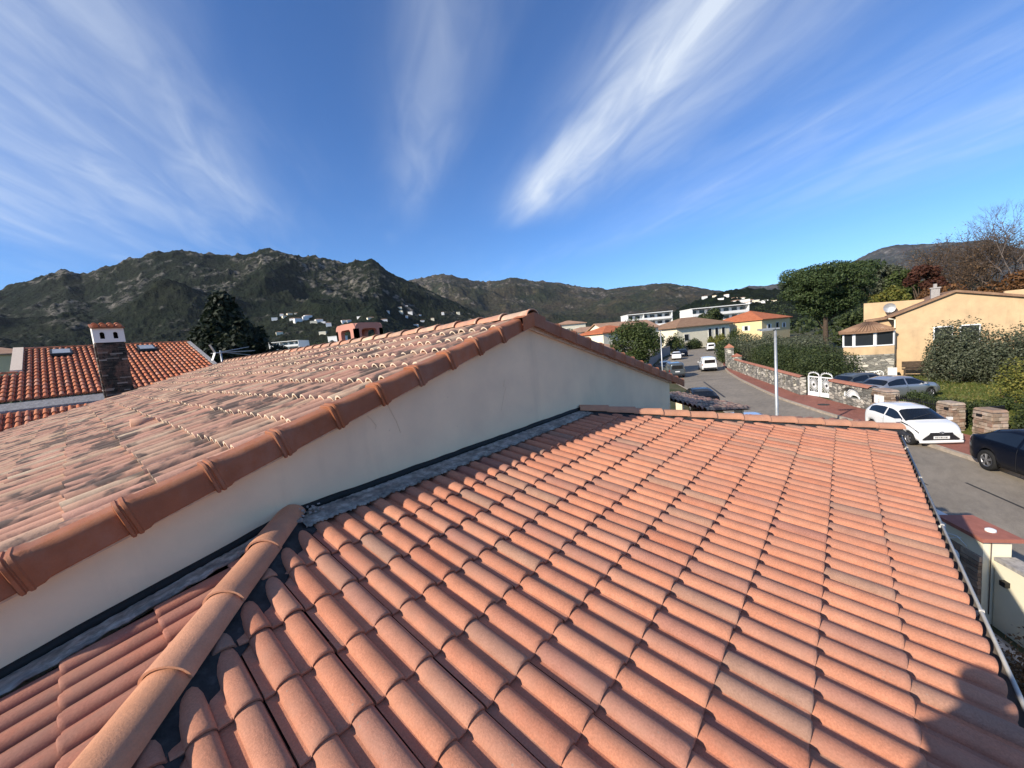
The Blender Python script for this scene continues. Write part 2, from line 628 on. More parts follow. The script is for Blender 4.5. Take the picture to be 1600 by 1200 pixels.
# boarding under the tiles
dk = MB()
yg = -0.56
A0, A1 = (hipL_x(WALL_Y), WALL_Y), (hipR_x(WALL_Y), WALL_Y)
B0, B1 = (hipL_x(yg), yg), (hipR_x(yg), yg)
zg = low_z(yg) - 0.03; zt = ZF - 0.03
dk.add([(A0[0], A0[1], zt), (A1[0], A1[1], zt), (B1[0], B1[1], zg), (B0[0], B0[1], zg)], [(0, 3, 2, 1)])
dk.add([(A0[0], A0[1], zt), (B0[0], B0[1], zg), (B0[0], WALL_Y, zg)], [(0, 2, 1)])
dk.add([(A1[0], A1[1], zt), (B1[0], B1[1], zg), (B1[0], WALL_Y, zg)], [(0, 1, 2)])
part('roof_boarding', dk, M['deck'], low)


def barrel_cap(L, r0, r1, th=0.014, lip=0.012, n=12, span=math.pi, h=0.8):
    """half-round cap: x along its length (0..L, wide end at 0), z up"""
    mb = MB(); rows = []
    for x, r in ((0.0, r0 + lip), (0.03, r0 + lip), (0.034, r0 + lip * 0.3), (L * 0.5, (r0 + r1) / 2), (L, r1)):
        rows.append([(x, -r * math.cos(span * j / n + (math.pi - span) / 2), r * h * math.sin(span * j / n + (math.pi - span) / 2)) for j in range(n + 1)])
    mb.grid(rows, 0, True, False)
    inner = [[(x, p[1] * (1 - th / r0), p[2] * (1 - th / r0) - 0.001) for p in rows[0]] for x in (0.0, 0.06)]
    o = len(mb.v)
    mb.v.extend([tuple(p) for p in rows[0]] + [tuple(p) for p in inner[0]] + [tuple(p) for p in inner[1]])
    m = n + 1
    for j in range(n):
        for a in (0, m):
            mb.f.append((o + a + j, o + a + m + j, o + a + m + j + 1, o + a + j + 1)); mb.mi.append(0); mb.sm.append(False)
    return mb


def rows_of_caps(p0, p1, gauge, me, parent, name, lift=0.0, jit=0.0, seed=1, over=0.03, clip=None):
    """caps from the low end p0 up to p1; the wide end of each lies over the one below"""
    a, b = Vector(p0), Vector(p1); d = (b - a); Ln = d.length; d.normalize()
    rr = random.Random(seed)
    n = int(round(Ln / gauge))
    side_ = d.cross(Vector((0, 0, 1))).normalized(); up = side_.cross(d)
    for i in range(n):
        q = a + d * (i * Ln / n)
        dd = (d + side_ * rr.uniform(-jit, jit) - up * over).normalized()
        s2 = dd.cross(Vector((0, 0, 1))).normalized(); u2 = s2.cross(dd)
        o = link(name, me, parent)
        o.matrix_local = frame(q + up * (lift + over * gauge), dd, -s2, u2)
        if clip:
            c_ = link('cap_hook', clip, parent); c_.matrix_local = o.matrix_local.copy()
    return n


cap_me = barrel_cap(0.45, 0.104, 0.096, 0.012, 0.002, 14, math.pi * 0.98, 0.78).mesh('hip_cap', M['tile_hip']); weld(cap_me)
hook_me = MB().box((0.006, 0.012, 0.089), (0.05, 0.016, 0.006)).box((-0.006, 0.012, 0.080), (0.006, 0.016, 0.022)).mesh('cap_hook', M['tile_verge'])
hy = -0.62
rows_of_caps((hipL_x(hy) , hy, low_z(hy)), (hipL_x(WALL_Y - 0.02), WALL_Y - 0.02, ZF), 0.405, cap_me, low, 'hip_cap', 0.055, 0.014, 3, clip=hook_me)
rows_of_caps((hipR_x(hy), hy, low_z(hy)), (hipR_x(WALL_Y - 0.02), WALL_Y - 0.02, ZF), 0.40, cap_me, low, 'hip_cap', 0.05, 0.012, 4, clip=hook_me)
# lead beside the caps and along the wall, dressed over the top course


def lead_strip(p0, p1, off_a, off_b, z_a, z_b, n=60, seed=0):
    rr = random.Random(seed)
    a, b = Vector(p0), Vector(p1); d = (b - a).normalized(); s_ = Vector((d.y, -d.x, 0)).normalized()
    rows = [[], [], [], []]
    for i in range(n + 1):
        q = a.lerp(b, i / n); wv = rr.uniform(-0.012, 0.012)
        for j, t in enumerate((0, 0.35, 0.7, 1.0)):
            o_ = off_a + (off_b - off_a) * t; zz = z_a + (z_b - z_a) * t
            rows[j].append(q + s_ * (o_ + (wv if j == 3 else 0)) + Vector((0, 0, zz + rr.uniform(-0.004, 0.004))))
    part('hip_lead', MB().grid(rows, 0, True), M['lead_dark'], low)


lead_strip((hipL_x(hy), hy, low_z(hy)), (HL0, WALL_Y, ZF), 0.04, 0.21, 0.07, -0.012, 70, 1)
lead_strip((hipL_x(hy), hy, low_z(hy)), (HL0, WALL_Y, ZF), -0.04, -0.15, 0.07, -0.012, 70, 5)
lead_strip((hipR_x(hy), hy, low_z(hy)), (HR0, WALL_Y, ZF), -0.04, -0.21, 0.07, -0.012, 70, 2)
# wall flashing: upstand, black strip at its head, apron following the rolls
fl = MB(); rr = random.Random(9)


def flash(x0, x1, zfun, wid, seg, drop=0.0):
    n = int((x1 - x0) / seg)
    r_ = [[], [], [], [], [], []]
    for i in range(n + 1):
        x = x0 + (x1 - x0) * i / n; z = zfun(x)
        ph = (x - 0.349) / (TW / 2) * 2 * math.pi
        wv = 0.010 * (1 - math.cos(ph)) if wid > 0.12 else 0.0
        wd = wid + rr.uniform(-0.014, 0.014)
        r_[0].append((x, WALL_Y - 0.004, z + 0.075))
        r_[1].append((x, WALL_Y - 0.010, z + 0.062 + rr.uniform(-0.002, 0.002)))
        r_[2].append((x, WALL_Y - 0.03, z + 0.052 - drop * 0.03 + rr.uniform(-0.003, 0.003)))
        r_[3].append((x, WALL_Y - wd * 0.5, z + 0.056 - drop * wd * 0.5 + rr.uniform(-0.003, 0.003)))
        r_[4].append((x, WALL_Y - wd, z + 0.060 + wv * 0.5 - drop * wd))
        r_[5].append((x, WALL_Y - wd, z + 0.046 + wv * 0.5 - drop * wd))
    fl.grid(r_, 0, True, True)


flash(HL0, HR0, lambda x: ZF, 0.235, 0.0125, T_LOW)
part('wall_flashing', fl, M['lead'], low)
fl = MB()
flash(-2.4, HL0, lambda x: ZF - T_LOW * (HL0 - x), 0.20, 0.02)
part('side_flashing', fl, M['lead'], low)
fl = MB()
flash(HR0, 8.3, lambda x: ZF - T_LOW * (x - HR0), 0.15, 0.03)
part('side_flashing', fl, M['lead'], low)
bs = MB()
pts = [(-2.4, ZF - T_LOW * (HL0 + 2.4)), (HL0, ZF), (HR0, ZF), (8.3, ZF - T_LOW * (8.3 - HR0))]
for (xa, za), (xb, zb) in zip(pts, pts[1:]):
    n = max(2, int((xb - xa) / 0.12)); rows = [[], [], [], []]
    for i in range(n + 1):
        t = i / n; x = xa + (xb - xa) * t; z = za + (zb - za) * t + 0.040; j1 = rr.uniform(-0.004, 0.004)
        rows[0].append((x, WALL_Y - 0.001, z + 0.052 + j1)); rows[1].append((x, WALL_Y - 0.03, z + 0.042 + j1))
        rows[2].append((x, WALL_Y - 0.032, z + 0.002 + j1)); rows[3].append((x, WALL_Y - 0.006, z - 0.008))
    bs.grid(rows, 0, True, True)
part('sealing_strip', bs, M['black_seal'], low)
lp = MB()
for k in range(34):
    t = rr.random(); a = rr.uniform(0, 6.3); 
    lp.box((0.97 + rr.uniform(-0.10, 0.16), WALL_Y - 0.05 - rr.uniform(0, 0.10), ZF + 0.07 + rr.uniform(-0.02, 0.03)), (rr.uniform(0.01, 0.028), rr.uniform(0.01, 0.02), rr.uniform(0.006, 0.016)), a)
part('mortar_dab', lp, M['mortar_grey'], low)
# gutter along the eave
gt = MB(); gi = MB()
xg0, xg1 = -3.3, hipR_x(yg) + 0.05
gy, gz = -0.512, low_z(-0.56) - 0.035
ro = [[], [], [], [], [], []]; n = 8
arc = [(gy - 0.062 - 0.062 * math.cos(math.pi * j / n), gz - 0.06 * math.sin(math.pi * j / n)) for j in range(n + 1)]
gt.grid([[(x, y, z) for y, z in arc] for x in (xg0, xg1)], 0, True, True)
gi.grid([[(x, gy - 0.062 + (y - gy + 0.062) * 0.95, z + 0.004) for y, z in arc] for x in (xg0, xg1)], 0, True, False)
gt.tube([(xg0, gy - 0.126, gz + 0.003), (xg1, gy - 0.126, gz + 0.003)], 0.0105, 8)
part('gutter', gt, M['gutter'], low)
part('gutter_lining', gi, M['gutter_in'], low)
for k in range(9):
    x = -3.0 + 1.3 * k
    b = MB().box((x, gy - 0.126, gz + 0.004), (0.016, 0.024, 0.024)).box((x, gy - 0.11, gz - 0.04), (0.014, 0.012, 0.08))
    part('gutter_bracket', b, M['gutter'], low)
# ---- main roof
XR, ZR, T_M = 3.95, 0.30, 0.275
YN, YF = 3.05, 17.9
XE0, XE1 = -1.75, 9.75
AM = math.atan(T_M)


def main_z(x):
    return ZR - T_M * abs(x - XR)


gable = MB()
ga = [(-1.35, WALL_Y, G), (-1.35, WALL_Y, main_z(-1.35) - 0.13), (XR, WALL_Y, ZR - 0.13), (9.12, WALL_Y, main_z(9.12) - 0.13), (9.12, WALL_Y, G)]
gable.prism(ga, (0, 14.6, 0))
part('gable_wall', gable, M['plaster'], house)
for nm, pth in (('crack', [(3.42, -0.42), (3.40, -0.50), (3.44, -0.52), (3.39, -0.60), (3.35, -0.70), (3.32, -0.78)]),
                ('crack', [(1.63, -0.50), (1.66, -0.53), (1.70, -0.60), (1.69, -0.63)]), ('crack', [(1.83, -0.42), (1.86, -0.50), (1.90, -0.60), (1.93, -0.72)])):
    mbk = MB()
    for (x0, z0), (x1, z1) in zip(pth, pth[1:]):
        mbk.bar((x0, WALL_Y - 0.002, z0), (x1, WALL_Y - 0.002, z1), 0.002, 0.005)
    part(nm, mbk, M['crack'], house)
mbk = MB()
for k in range(14):
    x = rr.uniform(0.1, 7.5); zz = main_z(x) - rr.uniform(0.3, 0.8)
    if zz > ZF + 0.3:
        mbk.box((x, WALL_Y - 0.002, zz), (rr.uniform(0.005, 0.012), 0.004, rr.uniform(0.005, 0.012)))
part('wall_stain', mbk, M['crack'], house)
# cream fillet under the verge tiles
fi = MB()
for sx in (-1, 1):
    xe = XE0 + 0.35 if sx < 0 else XE1 - 0.6
    a = [(XR, WALL_Y, ZR - 0.13), (XR, WALL_Y, ZR - 0.075), (xe, WALL_Y, main_z(xe) - 0.075), (xe, WALL_Y, main_z(xe) - 0.13)]
    fi.prism(a, (0, -0.045, 0))
part('verge_fillet', fi, M['mortar'], house)

upper = link('main_roof', None, house)
upper.location = -Vector(house.location)
dk = MB()
dk.add([(XR, YN, ZR - 0.05), (XR, YF, ZR - 0.05), (XE0, YF, main_z(XE0) - 0.05), (XE0, YN, main_z(XE0) - 0.05)], [(0, 1, 2, 3)])
dk.add([(XR, YN, ZR - 0.05), (XR, YF, ZR - 0.05), (XE1, YF, main_z(XE1) - 0.05), (XE1, YN, main_z(XE1) - 0.05)], [(3, 2, 1, 0)])
part('roof_boarding', dk, M['deck_clay'], upper)


def canal_tile(L=0.47, w=0.20, seg=7, end=True):
    """cover barrel with its channel: x across 0..w, y down the slope 0..-L, thick end at the bottom"""
    mb = MB(); r0, r1 = 0.062, 0.072
    rows = []
    for t in (0.0, 1.0):
        r = r0 + (r1 - r0) * t; dz = 0.002 + 0.020 * t
        row = []
        xc = 0.105
        for j in range(4):                          # channel
            a = math.pi * (0.1 + 0.4 * j / 3)
            row.append((-0.012 + 0.040 * j / 3 * 0.9, -L * t, 0.004 - 0.016 * math.sin(math.pi * j / 3) + dz * 0.3))
        for j in range(seg + 1):
            a = math.pi * j / seg
            row.append((xc - r * math.cos(a), -L * t, 0.004 + r * 1.2 * math.sin(a) + dz))
        rows.append(row)
    mb.grid(rows, 0, True, True)
    # thick end
    o_ = rows[1][4:]; xc = 0.105
    inn = [(xc + (p[0] - xc) * 0.80, p[1], (p[2] - 0.03) * 0.80 + 0.030) for p in o_]
    n = len(o_); b = len(mb.v)
    mb.v.extend(o_ + inn)
    for j in range(n - 1):
        mb.f.append((b + j, b + j + 1, b + n + j + 1, b + n + j)); mb.mi.append(1); mb.sm.append(False)
    back = [(p[0], p[1] + 0.09, p[2] - 0.012) for p in inn]
    b2 = len(mb.v); mb.v.extend(inn + back)
    for j in range(n - 1):
        mb.f.append((b2 + j, b2 + j + 1, b2 + n + j + 1, b2 + n + j)); mb.mi.append(0); mb.sm.append(True)
    return mb


ct_me = canal_tile().mesh('canal_tile', [M['tile_old'], M['tile_end']]); weld(ct_me)
GA = 0.40
stuffm = MB(); nobj = 0
tv = np.array([v.co for v in ct_me.vertices]); tf = [tuple(p.vertices) for p in ct_me.polygons]; tmi = [p.material_index for p in ct_me.polygons]
cand = []
for j in range(74):
    yy = YN + 0.10 + 0.20 * j
    for i in range(15):
        xb = XR - 0.06 - GA * (i + 1)
        if xb < XE0 - 0.1:
            continue
        cand.append((math.hypot(xb, yy), xb, yy))
cand.sort()
col_dx = {}; col_lift = {}
for q, (dist, xb, yy) in enumerate(cand):
    kx, ky = round(xb / GA * 10), round(yy * 100)
    if (kx, ky) not in col_dx:
        col_dx[(kx, ky)] = tr.uniform(-0.014, 0.014)
    dx = col_dx[(kx, ky)]
    lift = tr.choice((0.0, 0.0, 0.002, 0.006))
    xt = xb + 0.47 * math.cos(AM) + dx
    m4 = slope_frame((xt, yy + 0.20 + tr.uniform(-0.004, 0.004), main_z(xt) - 0.035 + lift), (0, -1, tr.uniform(-0.02, 0.02)), (-1, tr.uniform(-0.02, 0.02), -T_M + tr.uniform(-0.014, 0.014) + lift * 1.5))
    if q < 290:
        o = link('canal_tile', ct_me, upper); o.matrix_local = m4
    else:
        A = np.array(m4)
        vv = tv @ A[:3, :3].T + A[:3, 3]
        b = len(stuffm.v)
        stuffm.v.extend(map(tuple, vv)); stuffm.f.extend([tuple(i + b for i in f) for f in tf]); stuffm.mi.extend(tmi); stuffm.sm.extend([m_ == 0 for m_ in tmi])
part('canal_tile_field', stuffm, [M['tile_old'], M['tile_end']], upper, kind='stuff').data.set_sharp_from_angle(angle=R(38))
# street-side slope, out of sight but there
sb = MB()
for j in range(74):
    yy = YN + 0.10 + 0.20 * j
    rows = []
    for x in (XR + 0.05, XE1):
        rows.append([(x, yy + 0.03 + 0.068 - 0.07 * math.cos(math.pi * q / 6), main_z(x) - 0.02 + 0.07 * math.sin(math.pi * q / 6)) for q in range(7)])
    sb.grid(rows, 0, True)
part('canal_tile_street_slope', sb, M['tile_old'], upper, kind='stuff')


def verge_tile(L=0.43):
    """boxed verge tile: x up the slope, y outwards over the wall (towards -y in place), collar at the low end"""
    mb = MB()

    def sec(x, k, dz=0.0):
        wt, hf = 0.125 + k, 0.150 + k
        yz = [(0.06, 0.012), (0.045, 0.046 + k), (0.03, 0.056 + k), (-wt + 0.040, 0.056 + k), (-wt + 0.026, 0.052 + k), (-wt + 0.010, 0.038 + k * 0.8), (-wt + 0.003, 0.024 + k * 0.6),
              (-wt, 0.010), (-wt - 0.004, -hf + 0.044), (-wt + 0.008, -hf + 0.036), (-wt + 0.02, -hf * 0.4)]
        pts = [(x, y_, z_) for y_, z_ in yz]
        return [(p[0], p[1], p[2] + dz) for p in pts]
    st = [(0.0, 0.010), (0.004, 0.017), (0.018, 0.018), (0.023, 0.011), (0.030, 0.011), (0.035, 0.018), (0.050, 0.019), (0.056, 0.013), (0.085, 0.011), (0.105, 0.002), (0.2, 0.0), (L, -0.004)]
    mb.grid([sec(x, k) for x, k in st], 0, True, False)
    s0, s1 = sec(0.0, 0.012), sec(0.0, -0.004)
    o = len(mb.v); n = len(s0); mb.v.extend(s0 + s1)
    for j in range(n - 1):
        mb.f.append((o + j, o + n + j, o + n + j + 1, o + j + 1)); mb.mi.append(0); mb.sm.append(False)
    return mb


vt_me = verge_tile().mesh('verge_tile', M['tile_verge']); weld(vt_me)
cd = math.cos(AM)
n = 14
for i in range(n):
    xb = 3.72 - 0.405 * i
    o = link('verge_tile', vt_me, upper)
    d = Vector((1, 0, T_M)).normalized(); up = Vector((-T_M, 0, 1)).normalized()
    o.matrix_local = frame(Vector((xb - 0.405, WALL_Y + 0.02, main_z(xb - 0.405) + 0.012)), d, Vector((0, 1, 0)), up)
for i in range(14):
    xb = 4.18 + 0.405 * (i + 1)
    o = link('verge_tile', vt_me, upper)
    d = Vector((-1, 0, T_M)).normalized(); up = Vector((T_M, 0, 1)).normalized()
    m_ = frame(Vector((xb, WALL_Y + 0.02, main_z(xb) + 0.012)), d, Vector((0, 1, 0)), up)
    o.matrix_local = m_
# apex piece
ap = MB()
for sx in (-1, 1):
    a = [(XR, 3.18, ZR + 0.075), (XR, 2.985, ZR + 0.075), (XR, 2.985, ZR - 0.095), (XR, 3.02, ZR - 0.095)]
    b = [(XR + sx * 0.24, p[1], p[2] - T_M * 0.24) for p in a]
    rows = [a, b]
    ap.grid(rows, 0, False, sx > 0)
part('verge_apex', ap, M['tile_verge'], upper)
rc_me = barrel_cap(0.46, 0.125, 0.108, 0.014, 0.010, 12, math.pi * 0.9, 0.80).mesh('ridge_tile', M['tile_ridge']); weld(rc_me)
rows_of_caps((XR, 3.0, ZR + 0.005), (XR, YF, ZR + 0.005), 0.465, rc_me, upper, 'ridge_tile', 0.0, 0.006, 8, 0.02)
# vent tile
vx, vy = 0.55, 6.9
vt = MB().tube([(vx - 0.12, vy, main_z(vx) + 0.07), (vx + 0.14, vy, main_z(vx) + 0.05)], [0.065, 0.06], 12)
part('vent_tile', vt, M['tile_old'], upper)
# ------------------------------------------------------------------ terrain
_P = np.random.default_rng(3).permutation(512)
_P = np.concatenate([_P, _P, _P])
_GA = np.random.default_rng(4).uniform(0, 2 * np.pi, 512)
_GX, _GY = np.cos(_GA), np.sin(_GA)


def perlin(x, y):
    xi, yi = np.floor(x).astype(int), np.floor(y).astype(int)
    xf, yf = x - xi, y - yi
    u, v = xf ** 3 * (xf * (xf * 6 - 15) + 10), yf ** 3 * (yf * (yf * 6 - 15) + 10)

    def g(ix, iy, dx, dy):
        h = _P[(_P[ix & 511] + iy) & 511]
        return _GX[h] * dx + _GY[h] * dy
    a = g(xi, yi, xf, yf); b = g(xi + 1, yi, xf - 1, yf); c = g(xi, yi + 1, xf, yf - 1); d = g(xi + 1, yi + 1, xf - 1, yf - 1)
    return (a + u * (b - a)) * (1 - v) + (c + u * (d - c)) * v


def fbm(x, y, o=4, gain=0.5):
    s = 0; a = 1.0
    for i in range(o):
        s = s + a * perlin(x + 17.3 * i, y - 9.1 * i); x = x * 2.03; y = y * 2.03; a *= gain
    return s


def ridged(x, y, o=4, gain=0.55):
    s = 0; a = 1.0; w = 1.0
    for i in range(o):
        n = (1 - np.abs(perlin(x + 5.7 * i, y + 3.3 * i)) * 2.0); n = n * n * w; w = np.clip(n * 1.4, 0, 1)
        s = s + a * n; x = x * 2.1; y = y * 2.1; a *= gain
    return s


# ridge lines: bearing (degrees from +x), distance, height over the eye
RIDGE_1 = [(150, 1900, 120), (125, 1850, 170), (105, 1800, 225), (92.9, 1750, 277), (91.7, 1720, 293), (90.5, 1700, 308), (89.0, 1680, 325), (88.2, 1680, 323), (87.8, 1670, 315), (86.2, 1650, 327), (84.2, 1620, 349), (82.1, 1600, 370), (80.2, 1580, 381), (77.1, 1560, 373), (74.6, 1540, 369), (72.6, 1520, 381), (72.2, 1520, 390), (70.5, 1500, 379), (67.8, 1470, 353), (65.6, 1440, 340), (62.6, 1400, 316), (61.3, 1380, 318), (59.6, 1360, 319), (58.4, 1350, 308), (57.3, 1340, 280), (55.7, 1330, 252), (53.6, 1320, 227), (50.2, 1250, 171), (46.8, 1180, 118), (43.2, 1100, 68), (38.7, 1000, 25), (33, 950, -2)]
RIDGE_2 = [(75, 2700, 430), (61.3, 2700, 468), (56.2, 2700, 471), (53.1, 2700, 493), (49.9, 2700, 518), (48.1, 2720, 508), (45.4, 2760, 470), (43.6, 2800, 457), (40.7, 2800, 471), (39.3, 2820, 473), (37.1, 2850, 444), (33.4, 2900, 418), (30.7, 2900, 375), (26.7, 2900, 328), (24.1, 2950, 330), (22.0, 3000, 344), (18.7, 3000, 333), (16.0, 3000, 290), (13.4, 2900, 236), (10.8, 2800, 182), (8.5, 2600, 143), (5.9, 2400, 103), (2.9, 2300, 64), (-3, 2300, 40), (-15, 2300, 60), (-30, 2300, 60)]
RIDGE_3 = [(22, 5200, 300), (14.1, 5200, 358), (10.8, 5200, 374), (9.1, 5200, 422), (7.5, 5200, 385), (5.5, 5200, 391), (2.8, 5200, 435), (0.6, 5200, 480), (-0.7, 5200, 499), (-2.8, 5200, 586), (-3.9, 5200, 595), (-5.7, 5200, 567), (-6.4, 5200, 546), (-7.8, 5100, 514), (-9.0, 5000, 493), (-10.0, 5000, 472), (-10.9, 5000, 412), (-11.9, 5000, 365), (-20, 5000, 300), (-35, 5000, 260)]


def hill_z(ridge, r0, az, r, spur, knoll, seed, fine=0.0, pw=0.7):
    """height over the eye of one range at bearing az (degrees) and distance r"""
    t_ = np.array(sorted(ridge))
    rR = np.interp(az, t_[:, 0], t_[:, 1]); zR = np.interp(az, t_[:, 0], t_[:, 2])
    t = (r - r0) / (rR - r0)
    S = np.where(t <= 1, (1 - pw) * np.clip(t, 0, 1) + pw * np.clip(t, 0, 1) ** 2, 1 - (t - 1) * 1.6)
    z = G + (zR - G) * S
    env = np.clip(t, 0, 1) * np.clip((1.04 - t) * 2.2, 0, 1)
    x, y = r * np.cos(np.radians(az)), r * np.sin(np.radians(az))
    xs, ys = x / spur + seed, y / spur - seed
    z = z + (ridged(xs, ys, 4) - 0.95) * np.maximum(zR, 30) * 0.23 * env
    kn = ridged(x / knoll + 3 * seed, y / knoll, 4, 0.62)
    z = z + (kn - 0.9) * np.maximum(zR, 20) * 0.020 * np.clip(t * 1.5, 0, 1)
    return z, kn, t


def hill_1(az, r):
    return hill_z(RIDGE_1, 330.0, az, r, 520.0, 95.0, 2.3)


def hill_2(az, r):
    return hill_z(RIDGE_2, 700.0, az, r, 800.0, 150.0, 7.9, pw=0.55)


def hill_3(az, r):
    return hill_z(RIDGE_3, 1500.0, az, r, 1400.0, 300.0, 4.1)


RIDGE_4 = [(40, 620, -5), (24, 650, 6), (18, 650, 24), (14, 650, 44), (11, 660, 50), (8, 660, 44), (5, 650, 36), (0, 650, 28), (-8, 650, 20), (-20, 650, 5), (-40, 650, -4)]


def hill_4(az, r):
    return hill_z(RIDGE_4, 260.0, az, r, 300.0, 80.0, 5.5)


def hill_mesh(name, fn, a0, a1, r0, r1, na, nr, mats, veg, rock_thr, rp=1.0):
    az = np.linspace(a0, a1, na); rr_ = r0 + (r1 - r0) * np.linspace(0, 1, nr) ** rp
    A, Rr = np.meshgrid(az, rr_)
    z, kn, t = fn(A, Rr)
    x, y = Rr * np.cos(np.radians(A)), Rr * np.sin(np.radians(A))
    cr = ridged(x / 38 + 1.7, y / 38, 3)
    patch = fbm(x / 210, y / 210 + 4, 4)
    rock = np.clip((0.7 * kn + 0.5 * cr + 1.5 * patch + 0.95 * np.clip(t, 0, 1) ** 2 - rock_thr) * 2.0, 0, 1)
    crag = (ridged(x / 34, y / 34 + 8, 4) - 0.8) * 4.5 * rock
    bush = np.abs(fbm(x / 16, y / 16, 3, 0.6)) * veg * (1 - 0.8 * rock)
    z = z + crag + bush
    me = bpy.data.meshes.new(name)
    v = np.stack([x, y, z], -1).reshape(-1, 3)
    i = np.arange((nr - 1) * na).reshape(nr - 1, na)[:, :-1].ravel()
    q = np.stack([i, i + na, i + na + 1, i + 1], -1)
    me.vertices.add(len(v)); me.vertices.foreach_set('co', v.ravel().astype(np.float32))
    me.loops.add(q.size); me.loops.foreach_set('vertex_index', q.ravel().astype(np.int32))
    me.polygons.add(len(q)); me.polygons.foreach_set('loop_start', np.arange(0, q.size, 4, dtype=np.int32))
    at_ = me.attributes.new('rock', 'FLOAT', 'POINT'); at_.data.foreach_set('value', rock.ravel().astype(np.float32))
    me.update(calc_edges=True); me.validate()
    me.materials.append(mats)
    return link(name, me, kind='structure')


def mat_hill(name, green, olive, rockc, fs):
    m = Mat(name, 0.95, 0.08)
    a = m.n.new('ShaderNodeAttribute'); a.attribute_name = 'rock'
    n1 = m.noise(0.09 * fs, 6, 0.7); n2 = m.noise(0.008 * fs, 5, 0.6); n3 = m.noise(0.06 * fs, 6, 0.7)
    veg = m.mix(m.ramp(n2, [(0.4, 0.0), (0.65, 1.0)]), green, olive)
    veg = m.mix(1.0, veg, m.ramp(n1, [(0.32, (0.30, 0.30, 0.34)), (0.52, (1, 1, 1)), (0.70, (1.8, 1.7, 1.4))]), 'MULTIPLY')
    rk = m.mix(1.0, rockc, m.ramp(n1, [(0.35, (0.35, 0.35, 0.34)), (0.65, (1.15, 1.12, 1.05))]), 'MULTIPLY')
    f = m.math('MULTIPLY', a.outputs['Fac'], m.ramp(n3, [(0.47, 0.0), (0.55, 1.0)]))
    m.color(m.mix(f, veg, rk))
    m.bump(n1, 0.9, 6.0 / fs)
    return m.m


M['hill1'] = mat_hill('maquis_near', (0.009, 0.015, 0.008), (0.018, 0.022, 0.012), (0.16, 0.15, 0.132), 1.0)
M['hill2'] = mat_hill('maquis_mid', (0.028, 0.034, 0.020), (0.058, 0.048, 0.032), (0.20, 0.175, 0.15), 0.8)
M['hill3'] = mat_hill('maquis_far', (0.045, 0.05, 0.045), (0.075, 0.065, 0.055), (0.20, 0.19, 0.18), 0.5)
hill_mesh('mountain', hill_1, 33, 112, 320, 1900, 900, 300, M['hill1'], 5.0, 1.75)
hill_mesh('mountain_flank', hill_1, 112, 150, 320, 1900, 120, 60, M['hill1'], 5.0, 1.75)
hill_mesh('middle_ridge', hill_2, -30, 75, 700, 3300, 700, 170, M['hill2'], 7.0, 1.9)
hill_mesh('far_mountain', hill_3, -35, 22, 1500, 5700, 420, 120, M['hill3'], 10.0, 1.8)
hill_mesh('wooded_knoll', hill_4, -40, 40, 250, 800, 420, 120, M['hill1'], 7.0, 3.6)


def mat_ground():
    m = Mat('dry_ground', 0.95, 0.1)
    n = m.noise(0.25, 6, 0.65); n2 = m.noise(3.0, 5, 0.7)
    c = m.ramp(n, [(0.35, (0.045, 0.06, 0.025)), (0.55, (0.10, 0.095, 0.055)), (0.7, (0.16, 0.135, 0.09))])
    m.color(m.mix(0.5, c, m.ramp(n2, [(0.3, (0.6, 0.6, 0.6)), (0.7, (1.2, 1.2, 1.2))]), 'MULTIPLY'))
    m.bump(n2, 0.5, 0.05)
    return m.m


M['ground'] = mat_ground()
g = MB()
n = 48
for ring in ((0, 260), (260, 1500), (1500, 9000)):
    for k in range(n):
        a, b = 2 * math.pi * k / n, 2 * math.pi * (k + 1) / n
        p = [(ring[0] * math.cos(a), ring[0] * math.sin(a)), (ring[1] * math.cos(a), ring[1] * math.sin(a)), (ring[1] * math.cos(b), ring[1] * math.sin(b)), (ring[0] * math.cos(b), ring[0] * math.sin(b))]
        zz = [G - (0.5 if r_ > 1000 else 0.0) for r_ in (ring[0], ring[1], ring[1], ring[0])]
        if ring[0] == 0:
            g.add([(p[1][0], p[1][1], G), (p[2][0], p[2][1], G), (0, 0, G)], [(2, 0, 1)])
        else:
            g.add([(p[i][0], p[i][1], zz[i]) for i in range(4)], [(0, 1, 2, 3)])
gme = g.mesh('ground', M['ground']); weld(gme)
link('ground', gme, kind='structure')


# ------------------------------------------------------------------ foliage
def mat_leaf(name, stops, rough=0.6, spec=0.25, trans=0.25):
    m = Mat(name, rough, spec)
    r = m.rand()
    c = m.ramp(r, stops)
    m.color(c)
    t = m.n.new('ShaderNodeBsdfTranslucent'); m.l.new(c, t.inputs['Color'])
    mx = m.n.new('ShaderNodeMixShader'); mx.inputs[0].default_value = trans
    out = m.n['Material Output']
    m.l.new(m.p.outputs[0], mx.inputs[1]); m.l.new(t.outputs[0], mx.inputs[2]); m.l.new(mx.outputs[0], out.inputs[0])
    return m.m


M['leaf_pine'] = mat_leaf('pine_needles', [(0, (0.030, 0.050, 0.018)), (0.5, (0.050, 0.078, 0.026)), (1, (0.085, 0.115, 0.038))])
M['leaf_cedar'] = mat_leaf('dark_needles', [(0, (0.012, 0.020, 0.011)), (0.6, (0.022, 0.032, 0.017)), (1, (0.042, 0.052, 0.026))])
M['leaf_green'] = mat_leaf('green_leaves', [(0, (0.032, 0.050, 0.014)), (0.5, (0.058, 0.082, 0.022)), (1, (0.10, 0.125, 0.04))])
M['leaf_olive'] = mat_leaf('olive_leaves', [(0, (0.050, 0.062, 0.032)), (0.5, (0.085, 0.098, 0.055)), (1, (0.16, 0.17, 0.11))])
M['leaf_yellow'] = mat_leaf('yellow_green_leaves', [(0, (0.07, 0.085, 0.018)), (0.5, (0.14, 0.15, 0.03)), (1, (0.24, 0.21, 0.045))])
